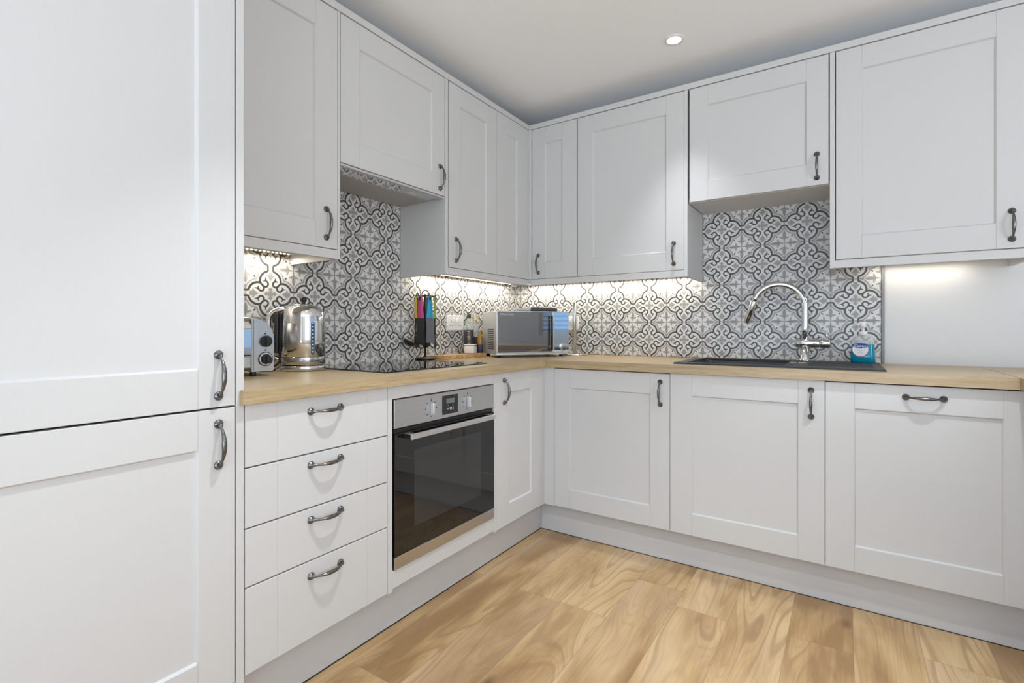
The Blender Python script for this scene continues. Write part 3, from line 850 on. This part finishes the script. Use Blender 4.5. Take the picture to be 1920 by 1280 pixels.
for k in range(9):
    z = .072 + k * .0135
    b.box(.0815, .0819, -.0032, .0032, z, z + .005, 0, 1, M)
b.build('gauge_marks', coloured('pale_print', (.62, .72, .80), .4), t)
text_mb('DUALIT', .012, Matrix.Rotation(.55, 4, 'Z') @ Matrix.Translation((.0826, 0, .038)) @ Matrix.Rotation(PI / 2, 4, 'Z') @ Matrix.Rotation(PI / 2, 4, 'X')).build('lettering', coloured('engraved_grey', (.12, .12, .12), .4), t)

# ---- toaster
t = thing('toaster', 'steel toaster with two black dials, partly hidden beside the tall end panel', 'toaster', (.240, -1.984, ZT), math.radians(84))
prof = [(.0, .016), (.071, .016), (.0745, .021), (.0755, .125), (.0735, .143), (.0675, .160), (.056, .176), (.040, .188), (.020, .1955), (.0, .1975)]
cpn = MB().prism(prof, 0, .19, .003, smooth=False).build('end_casting', ALU, t, angle=40)
MB().box(.0045, .0065, -.0008, .001, .02, .192).build('seam', coloured('seam_grey', (.2, .2, .2), .5), cpn)
body = []
for i in range(9): a = i / 8 * PI / 2; body.append((-.004 + .050 * (1 - math.cos(a)) - .0, .155 + .050 * math.sin(a)))
b = MB(); pr = [(.002, .030), (.002, .155)] + [(.002 + .045 * (1 - math.cos(i / 8 * PI / 2)), .155 + .049 * math.sin(i / 8 * PI / 2)) for i in range(1, 9)]
pr += [(.143 + .045 * math.sin(i / 8 * PI / 2), .155 + .049 * math.cos(i / 8 * PI / 2)) for i in range(0, 9)] + [(.188, .030)]
# (y,z) profile swept along x
n = len(pr)
vs = [(x, y, z) for x in (-.195, -.001) for y, z in pr]
fs = [tuple(range(n)), tuple(range(n, 2 * n))[::-1]] + [(i, n + i, n + (i + 1) % n, (i + 1) % n) for i in range(n)]
b.add(vs, fs); bo = b.build('polished_body', POL, t)
for p in bo.data.polygons: p.use_smooth = len(p.vertices) == 4
bo.data.set_sharp_from_angle(angle=math.radians(35))
MB().box(-.19, -.004, -.0015, .01, .070, .0745).build('crumb_slot', DARKGAP, bo)
MB().box(-.19, -.004, -.003, .012, .030, .068, .002).build('crumb_tray', ALU, t)
for sy in (.055, .125): MB().box(-.185, -.02, sy - .013, sy + .013, .2025, .2048, .001).build('bread_slot', DARKGAP, bo)
for fx, fy in ((.012, .02), (-.18, .02), (.012, .17), (-.18, .17)):
    MB().cyl(.010, (fx, fy, 0), (fx, fy, .0165), 16, .002).build('foot', BLACKP, t)
kx = .0445
k1 = MB().cyl(.0195, (kx, 0, .119), (kx, -.012, .119), 28, .002); k1.box(kx - .0045, kx + .0045, -.020, -.010, .104, .134, .002, 2, )
k1.build('dial', BLACKP, t)
r2 = MB().cyl(.0245, (kx, .001, .058), (kx, -.004, .058), 32, .001).build('dial_plate', BLACKP, t)
b = MB(); nn = 40; vs = []; fs = []
for k in range(nn):
    a = 2 * PI * k / nn
    vs += [(kx + .0215 * math.cos(a), -.0045, .058 + .0215 * math.sin(a)), (kx + .0178 * math.cos(a), -.0045, .058 + .0178 * math.sin(a))]
for k in range(nn - 5): fs.append((2 * k, 2 * k + 2, 2 * k + 3, 2 * k + 1))
b.add(vs, fs).build('dial_ring', coloured('ring_white', (.7, .7, .7), .4), r2)
k2 = MB().cyl(.0165, (kx, -.003, .058), (kx, -.015, .058), 28, .002); k2.box(kx - .0045, kx + .0045, -.023, -.013, .045, .071, .002, 2)
k2.build('dial', BLACKP, t)
for zz in (.1445, .0885): MB().cyl(.0026, (kx, 0, zz), (kx, -.002, zz), 12).build('indicator_dot', BLACKP, t)
tag(MB().tube([(.07, -1.80, .9135), (.095, -1.835, .9135), (.075, -1.86, .9135), (.03, -1.84, .9135), (.012, -1.79, .9135)], .0032, 8).build('power_cord', BLACKP), 'short black power cord behind the kettle and toaster', 'cord')

# ---- double sockets
def socket(root, label):
    t = root; tag(t, label)
    pl = MB().box(-.0735, .0735, -.0085, -.0005, -.043, .043, .0025, 2).build('face_plate', WHITE, t)
    for s_ in (-1, 1):
        MB().box(s_ * .0165 - .008, s_ * .0165 + .008, -.0125, -.008, .006, .028, .002).build('rocker_switch', WHITE, pl)
        b = MB(); cx = s_ * .0385
        b.box(cx - .002, cx + .002, -.0090, -.0080, .004, .012).box(cx - .014, cx - .008, -.0090, -.0080, -.018, -.0145).box(cx + .008, cx + .014, -.0090, -.0080, -.018, -.0145)
        b.build('pin_holes', BLACKP, pl)
    return t
socket(thing('double_socket', '', 'socket', (0.0, -.6525, 1.106), PI / 2), 'white double socket on the patterned tiles above the chopping board')
socket(thing('double_socket', '', 'socket', (.408, 0.0, 1.108), 0), 'white double socket on the patterned tiles behind the kitchen roll holder')

# ---- utensil carousel (stand on the hob's back corner) and its tools
CX, CY, CZ = .083, -.985, ZT + .0055
t = thing('utensil_stand', 'black carousel stand with a ring top, at the back corner of the hob', 'utensil stand', (CX, CY, CZ), 0)
MB().lathe([(.052, 0), (.054, .003), (.050, .007), (.014, .011), (.008, .016)], 36).build('base', BLACKP, t)
MB().cyl(.005, (0, 0, .014), (0, 0, .335), 14).build('pole', BLACKP, t)
b = MB()
for k in range(3):
    a = math.radians(34) + k * PI / 3
    b.tube([(.062 * math.cos(a), .062 * math.sin(a), .334), (.050 * math.cos(a), .050 * math.sin(a), .326), (0, 0, .328), (-.050 * math.cos(a), -.050 * math.sin(a), .326), (-.062 * math.cos(a), -.062 * math.sin(a), .334)], .0026, 8)
b.build('hook_arms', BLACKP, t)
al = math.radians(34)
MB().tube([(.018 * math.cos(p) * math.cos(al), .018 * math.cos(p) * math.sin(al), .336 + .020 * math.sin(p)) for p in [k / 12 * PI for k in range(13)]], .0022, 8, up=(1, -1, 0)).build('carry_ring', BLACKP, t)
NYL = coloured('black_nylon', (.018, .018, .019), .4)
def tool(kind, label, ang, col, headkind, nylon=None, hz=.116, drop=.0):
    """hanging tool: root at the hook; local -z down, local -y faces outward"""
    r = .050
    x, y = CX + r * math.cos(ang), CY + r * math.sin(ang)
    t = thing(kind, label, kind.replace('_', ' '), (x, y, CZ + .327 - drop), ang + PI / 2, 'tools hanging on the carousel')
    H = MB()
    zs = [(-.004, .0100), (-.02, .0125), (-.05, .0145), (-.08, .0165), (-.105, .0200), (-hz, .0215)]
    vs = []; n = 12
    for z, w in zs:
        for k in range(n):
            a = 2 * PI * k / n; vs.append((w * math.cos(a), .0058 * math.sin(a), z))
    fs = [(i * n + k, i * n + (k + 1) % n, (i + 1) * n + (k + 1) % n, (i + 1) * n + k) for i in range(len(zs) - 1) for k in range(n)]
    H.add(vs, fs, True); H.add(vs[:n], [tuple(range(n))]); H.add(vs[-n:], [tuple(range(n))[::-1]])
    H.build('handle', coloured(kind + '_handle_colour', col, .4), t)
    MB().box(-.006, .006, -.0072, .0072, -.026, -.006, .002).build('hanging_loop', NYL, t)
    G = MB(); ny = nylon or NYL
    if headkind == 'turner':
        G.box(-.013, .013, -.003, .003, -hz - .025, -hz + .004, .002)
        poly = [(-.020, -hz + .004), (.020, -hz + .004), (.024, -hz - .050), (.026, -hz - .135), (-.026, -hz - .135), (-.024, -hz - .050)]
        G.prism(poly, -.0015, .0015, .0008)
    elif headkind == 'slotted':
        poly = [(-.0215, -hz + .003), (.0215, -hz + .003), (.0225, -hz - .02), (.0225, -hz - .06), (.0285, -hz - .130), (-.0215, -hz - .125), (-.0175, -hz - .06), (-.0205, -hz - .02)]
        G.prism(poly, -.0018, .0018, .0008)
    elif headkind == 'ladle':
        G.tube([(0, 0, -hz + .004), (.002, -.002, -hz - .05), (.008, -.004, -hz - .105)], [.0045, .0036, .0036], 8)
        prof = [(.034 * math.sin(a), -.024 * math.cos(a)) for a in [k / 8 * PI / 2 for k in range(9)]]
        inn = [(.031 * math.sin(a), -.021 * math.cos(a)) for a in [k / 8 * PI / 2 for k in range(8, -1, -1)]]
        G.lathe([(max(r_, 1e-5), z_) for r_, z_ in prof + inn], 24, Matrix.Translation((.0, -.030, -hz - .118)) @ Matrix.Rotation(math.radians(-28), 4, 'X'), cap=False)
    elif headkind == 'spoon':
        G.tube([(0, 0, -hz + .004), (0, -.001, -hz - .085)], [.0045, .0038], 8)
        G.sphere((0, -.002, -hz - .115), 1.0, 20, (.027, .007, .036))
    elif headkind == 'fork':
        G.tube([(0, 0, -hz + .004), (0, -.001, -hz - .09)], [.0045, .0040], 8)
        G.box(-.021, .021, -.004, .002, -hz - .112, -hz - .088, .004, 2)
        for k in range(5): G.box(-.021 + k * .0095, -.0170 + k * .0095, -.004, .0015, -hz - .150, -hz - .108, .0012)
    G.build('head', ny, t)
    return t
vd = math.atan2(-2.898 - CY, 1.8988 - CX)      # towards the open side of the kitchen
tool('ladle', 'black ladle with a yellow handle hanging from the carousel', vd - 1.36, (.62, .50, .02), 'ladle')
tool('turner', 'black turner with a pink handle hanging on the carousel', vd - .50, (.55, .055, .20), 'turner')
tool('slotted_turner', 'grey slotted turner with a blue handle hanging on the carousel', vd + .46, (.01, .30, .56), 'slotted', coloured('grey_nylon', (.13, .13, .135), .45))
tool('pasta_server', 'black fork-ended server with a green handle, edge-on at the carousel side', vd + 1.34, (.22, .36, .03), 'fork')
tool('serving_spoon', 'black serving spoon with a black handle at the back of the carousel', vd + PI - .08, (.02, .02, .02), 'spoon', hz=.12)
tool('masher', 'black utensil with a purple handle at the back of the carousel', vd + PI + 1.0, (.12, .03, .12), 'fork', hz=.12)

# ---- chopping board and the pot on it
poly = [(.0, 0), (.0, .014), (.004, .05), (.006, .095), (.0, .14), (-.004, .20), (.0, .26), (.0, .355), (.004, .362), (.084, .362), (.088, .35), (.088, .05), (.10, .01), (.112, -.012), (.060, -.006), (.02, -.006)]
t = thing('chopping_board', 'thick acacia chopping board with a wavy edge, between carousel and microwave', 'chopping board', (.165, -.925, ZT), PI / 2)
b = MB().prism([(y_, x_) for x_, y_ in poly], .0, .021, .0025, axis='z', smooth=False)
b.build('board', BOARDM, t)
t = thing('salt_pot', 'small white rounded pot standing on the chopping board', 'pot', (.125, -.652 - .01, ZT + .0213), .3)
WP = coloured('white_ceramic', (.78, .78, .76), .25)
MB().box(-.030, .030, -.030, .030, .0, .046, .010, 4).build('body', WP, t, angle=50)
MB().box(-.029, .029, -.029, .029, .047, .053, .004, 2).build('lid', WP, t)

# ---- bottles
def bottle(label, x, y, r, hb, hn, cap, capcol, glass, liquid, lab, labtext=False, labz=(.02, .7), group='bottles beside the microwave'):
    t = thing('bottle', label, 'bottle', (x, y, ZT), math.atan2(-2.898 - y, 1.8988 - x), group)
    MB().lathe([(.0, .0), (r - .003, .0), (r, .004), (r, hb * .80), (r * .92, hb * .88), (r * .45, hb), (r * .38, hn - .002), (r * .38, hn)], 28).build('glass_body', glass, t)
    if liquid: MB().lathe([(r - .004, .004), (r - .0025, .007), (r - .0025, hb * .62)], 24).build('contents', liquid, t)
    MB().lathe([(r * .44, hn - cap), (r * .46, hn - cap + .001), (r * .46, hn + .002), (r * .42, hn + .003)], 22).build('cap', capcol, t)
    z0, z1 = hb * labz[0], hb * labz[1]
    MB().lathe([(r + .0002, z0), (r + .0006, z0 + .0005), (r + .0006, z1 - .0005), (r + .0002, z1)], 28, cap=False).build('label_wrap', lab, t)
    if labtext:
        b = MB(); random.seed(3)
        for k in range(9):
            w = random.uniform(.006, .011); z = z1 - .012 - k * .0088
            b.box(r + .0002, r + .0011, -w, w * .9, z, z + .0022)
        b.box(r + .0002, r + .0011, -.011, .004, z0 + .004, z0 + .024)
        b.build('label_print', coloured('label_print_white', (.62, .62, .60), .5), t)
    return t
LG = coloured('label_charcoal', (.030, .030, .033), .5); LP = coloured('label_navy', (.03, .03, .09), .45)
OIL = coloured('golden_oil', (.50, .26, .02), .1); AMB = mottled('amber_glass', (.36, .19, .04), .08)
CLR = thin_clear('pale_clear_glass', (.74, .80, .80), .22)
bottle('tall clear bottle with black cap and charcoal printed label', .045, -.575, .0275, .205, .245, .020, LG, CLR, OIL, LG, True, (.14, .76))
bottle('clear bottle with gold cap and charcoal label, behind the amber bottle', .035, -.500, .0230, .185, .222, .012, coloured('gold_cap', (.70, .48, .06), .25, metal=.7), CLR, OIL, LG, False, (.08, .62))
bottle('small amber bottle with navy label tucked against the microwave', .088, -.5215, .0165, .125, .150, .010, AMB, AMB, None, LP, False, (.05, .55))

# ---- microwave, set across the corner
MWR = math.atan2(.8158, .5788)
t = thing('microwave', 'silver microwave with mirrored door set diagonally in the worktop corner', 'microwave', (.272, -.616, ZT), MWR)
MW, MH, MD = .454, .246, .262; Z0 = .016
MB().box(.002, MW - .002, .018, MD, Z0, Z0 + MH, .003, 2).build('casing', SILVER, t)
for fx in (.03, MW - .03):
    for fy in (.04, MD - .03): MB().cyl(.012, (fx, fy, 0), (fx, fy, Z0 + .001), 16, .002).build('foot', BLACKP, t)
MB().box(.001, MW - .001, .003, .019, Z0 - .003, Z0 + .010, .002).build('bottom_edge', SILVER, t)
mwg = newmat('tinted_mirror_glass', (.27, .27, .275), .035, .85)
dr = MB().box(.0, .352, -.004, .0178, Z0 + .008, Z0 + MH + .001, .0025, 2).build('door', SILVER, t)
MB().box(.006, .352, -.0052, -.0042, Z0 + .012, Z0 + MH - .003, .0004).build('glass_pane', mwg, dr)
b = MB(); b.box(.035, .300, -.0055, -.0052, .052, .0525).box(.035, .300, -.0055, -.0052, .222, .2225).box(.035, .0355, -.0055, -.0052, .052, .2225)
b.build('window_outline', coloured('smoke_line', (.10, .10, .10), .3), dr)
text_mb('\u00ae Russell Hobbs', .0125, face_M(.062, -.0054, Z0 + MH - .018)).build('lettering', coloured('silver_print', (.75, .75, .75), .4), dr)
MB().tube([(.333, -.026, .038), (.333, -.026, .237)], .0062, 14).build('handle', BLACKP, dr)
MB().box(.3435, .3515, -.0065, -.0050, Z0 + .012, Z0 + MH - .004, .0005).build('edge_strip', STEEL2, dr)
hd = MB(); hd.cyl(.0062, (.333, -.004, .058), (.333, -.024, .058), 12).cyl(.0062, (.333, -.004, .217), (.333, -.024, .217), 12)
hd.build('handle_posts', CHROME, dr)
pn = MB().box(.3535, MW, -.004, .0178, Z0 + .008, Z0 + MH + .001, .0025, 2).build('control_panel', SILVER, t)
MB().box(.358, MW - .003, -.0052, -.0042, Z0 + .022, Z0 + MH - .003, .0004).build('mirror_fascia', newmat('blue_reflection_mirror', (.62, .68, .74), .05, 1.0), pn)  # blue of the reflected window is put into the mirror colour
for k in range(4): MB().box(.402, .420, -.0066, -.0052, .170 - k * .022, .175 - k * .022, .001).build('button', CHROME, pn)
MB().cyl(.021, (.418, -.005, .057), (.418, -.020, .057), 32, .003).build('dial', CHROME, pn)
b = MB()
for i in range(10):
    for j in range(11): b.box(.0008, .0025, .050 + i * .011, .056 + i * .011, .045 + j * .011, .051 + j * .011)
b.build('vent_grille', coloured('vent_dark', (.05, .05, .05), .5), t)
# thing lying on the microwave
Wd = Vector((math.cos(MWR), math.sin(MWR), 0)); Nd = Vector((-math.sin(MWR), math.cos(MWR), 0))
p0 = Vector((.272, -.616, 0)) + Wd * .21 + Nd * .10
t = thing('hand_whisk', 'dark grey handled utensil with a pale tapered end lying on the microwave', 'utensil', (p0.x, p0.y, ZT + Z0 + MH + .0145), MWR - .10)
b = MB().lathe([(.0, .0), (.008, .001), (.0125, .008), (.0142, .02), (.0140, .15), (.0120, .168), (.0095, .172)], 24, Matrix.Translation((.035, 0, 0)) @ Matrix.Rotation(PI / 2, 4, 'Y'))
b.build('grip', coloured('dark_slate_rubber', (.045, .048, .055), .45), t)
MB().lathe([(.0095, .0), (.0085, .002), (.004, .014), (.002, .020)], 18, Matrix.Translation((.207, 0, 0)) @ Matrix.Rotation(PI / 2, 4, 'Y')).build('tip', CHROME, t)
b = MB(); b.lathe([(.0105, .0), (.0135, .012), (.0095, .055), (.004, .098), (.0015, .102)], 20, Matrix.Translation((.0385, 0, -.0008)) @ Matrix.Rotation(-PI / 2, 4, 'Y'))
b.build('pale_end', coloured('pale_grey_plastic', (.55, .56, .56), .35), t)

# ---- kitchen roll holder
t = thing('kitchen_roll_holder', 'empty steel kitchen roll holder, upright pole on a round base, by the microwave', 'kitchen roll holder', (.510, -.120, ZT), 0)
MB().lathe([(.074, 0), (.0765, .0015), (.0765, .0085), (.073, .011), (.0, .012)], 56).build('base', POL, t)
b = MB().lathe([(.0118, .011), (.0118, .322), (.009, .326), (.0, .3275)], 24)
b.build('pole', STEEL, t)

# ---- sink, tap, soap
t = thing('inset_sink', 'black composite sink with bowl and drainer let into the worktop', 'sink', (1.235, -.557, ZT), 0)
SX, SY = .793, .494
b = slab([(0, .05, 0, SY), (.05, .445, 0, .050), (.05, .445, .435, SY), (.445, SX, 0, SY)], .0004, .0075, .003)
b.build('rim', COMPOSITE, t)
b = MB(); bx0, bx1, by0, by1 = .046, .449, .046, .439
def inner_bowl():
    n = 8; R = .045
    def ring(z, ins, R):
        p = []
        for (cx, cy, a0) in ((bx1 - ins - R, by1 - ins - R, 0), (bx0 + ins + R, by1 - ins - R, 1), (bx0 + ins + R, by0 + ins + R, 2), (bx1 - ins - R, by0 + ins + R, 3)):
            for k in range(n + 1):
                a = a0 * PI / 2 + k / n * PI / 2; p.append((cx + R * math.cos(a), cy + R * math.sin(a), z))
        return p
    rings = [ring(.0005, 0, .02), ring(-.004, .003, .03), ring(-.16, .014, .05), ring(-.182, .03, .06), ring(-.188, .07, .06)]
    m = len(rings[0]); vs = [p for r in rings for p in r]
    fs = [(i * m + (k + 1) % m, i * m + k, (i + 1) * m + k, (i + 1) * m + (k + 1) % m) for i in range(len(rings) - 1) for k in range(m)]
    b.add(vs, fs, True); b.add(rings[-1], [tuple(range(m))])
inner_bowl(); b.build('bowl', COMPOSITE, t)
MB().lathe([(.0, .0), (.042, .0), (.044, .002), (.030, .003), (.0, .0025)], 32, Matrix.Translation((.25, .24, -.1885))).build('bowl_waste', CHROME, t)
b = MB()
for k in range(6): b.box(.53, .76, .075 + k * .052, .083 + k * .052, .0070, .0092, .0008)
b.build('drainer_ribs', COMPOSITE, t)
MB().lathe([(.034, .0072), (.033, .0095), (.024, .0085), (.0, .0080)], 36, Matrix.Translation((.487, .262, 0))).build('overflow_cap', CHROME, t)

TX, TY, TZ = 1.736, -.100, ZT + .0078
t = thing('kitchen_tap', 'tall chrome kitchen tap with a curved pull-out spout and side lever', 'tap', (TX, TY, TZ), 0)
b = MB().lathe([(.0265, 0), (.0265, .005), (.0215, .008), (.0195, .010), (.0195, .074)], 32); b.build('base_column', CHROME, t)
b = MB().cyl(.0205, (-.038, 0, .0835), (.060, 0, .0835), 32, .002); b.build('valve_body', CHROME, t)
b = MB().cyl(.0212, (.061, 0, .0835), (.104, 0, .0835), 32, .003)
b.tube([(.092, 0, .10), (.088, -.003, .139)], [.0035, .0042], 10)
b.build('lever', CHROME, t)
pts = [(0, 0, .095), (0, 0, .16), (0, 0, .225)]
cx_, cz_, R_ = -.1145, .2600, .1145
for k in range(0, 19):
    a = k / 18 * math.radians(163); pts.append((cx_ + R_ * math.cos(a), 0, cz_ + R_ * math.sin(a)))
b = MB().tube(pts, .0140, 20, up=(0, 1, 0)); b.build('spout', CHROME, t)
a = math.radians(163); e = Vector((cx_ + R_ * math.cos(a), 0, cz_ + R_ * math.sin(a))); d = Vector((-math.sin(a), 0, math.cos(a)))
b = MB().tube([e, e + d * .002, e + d * .004, e + d * .115], [.0140, .0148, .0150, .0150], 20, up=(0, 1, 0)); b.build('spray_head', CHROME, t)

t = thing('soap_bottle', 'clear pump bottle of blue hand wash standing on the sink edge', 'soap dispenser', (1.966, -.100, TZ), math.radians(-7))
def soft_box(prof, n=36, k=3.2):
    """prof: (half width, half depth, z); superellipse sections"""
    vs = []
    for w, dd, z in prof:
        for i in range(n):
            a = 2 * PI * i / n; c, s_ = math.cos(a), math.sin(a)
            vs.append((w * math.copysign(abs(c) ** (2 / k), c), dd * math.copysign(abs(s_) ** (2 / k), s_), z))
    fs = [(i * n + j, i * n + (j + 1) % n, (i + 1) * n + (j + 1) % n, (i + 1) * n + j) for i in range(len(prof) - 1) for j in range(n)]
    m = MB().add(vs, fs, True); m.add(vs[:n], [tuple(range(n))[::-1]]); m.add(vs[-n:], [tuple(range(n))]); return m
shape = [(.044, .024, 0), (.047, .027, .003), (.0465, .0265, .03), (.0440, .025, .06), (.0425, .024, .09), (.0405, .023, .104), (.034, .020, .115), (.020, .014, .122), (.0145, .0135, .125)]
CL2 = thin_clear('clear_plastic', (.86, .88, .88), .28)
soft_box([(.0428, .0243, .0835)] + shape[4:]).build('bottle_shell', CL2, t)
liq = [(.044, .024, 0), (.047, .027, .003), (.0465, .0265, .03), (.0440, .025, .06), (.0428, .0243, .083)]
LQ = mottled('blue_hand_wash', (.0, .25, .38), .12, .04)
soft_box(liq).build('blue_liquid', LQ, t)
b = MB().lathe([(.0165, .0), (.0175, .0008), (.0175, .0175), (.0165, .0185)], 28, Matrix.Translation((0, 0, .1245))).build('collar', WHITE, t)
b = MB().cyl(.005, (0, 0, .142), (0, 0, .166), 14); b.tube([(.013, 0, .176), (-.005, 0, .1775), (-.022, -.004, .175), (-.034, -.007, .168)], [.0085, .0085, .006, .0042], 14, up=(0, 1, 0))
b.lathe([(.0115, .158), (.0125, .166), (.0125, .174), (.010, .181), (.0, .183)], 20)
b.build('pump_head', WHITE, t)
lab = MB(); n = 40
def disc(rx, rz, cx, cz, y, m=None):
    vs = [(cx + rx * math.cos(2 * PI * k / n), y, cz + rz * math.sin(2 * PI * k / n)) for k in range(n)] + [(cx + rx * math.cos(2 * PI * k / n), y + .0006, cz + rz * math.sin(2 * PI * k / n)) for k in range(n)]
    return MB().add(vs, [tuple(range(n))[::-1], tuple(range(n, 2 * n))] + [(k, (k + 1) % n, n + (k + 1) % n, n + k) for k in range(n)])
L0 = disc(.0300, .0310, -.007, .060, -.0290).build('label_disc', coloured('label_white', (.80, .80, .79), .4), t)
disc(.0315, .0325, -.007, .0585, -.0284).build('label_edge', coloured('label_crimson', (.30, .02, .05), .4), t)
disc(.0275, .0125, -.007, .077, -.0297).build('label_oval', coloured('label_deep_blue', (.005, .02, .26), .4), t)
text_mb('Carex', .0185, face_M(-.007, -.0302, .0755)).build('lettering', coloured('lettering_white', (.85, .85, .85), .4), t)
b = text_mb('Original', .007, face_M(-.007, -.0295, .056)); o = b.build('small_print', coloured('small_print_grey', (.25, .30, .42), .4), t)
MB().box(-.020, .006, -.0295, -.0290, .0455, .047).build('small_line', coloured('line_grey', (.35, .4, .5), .4), t)
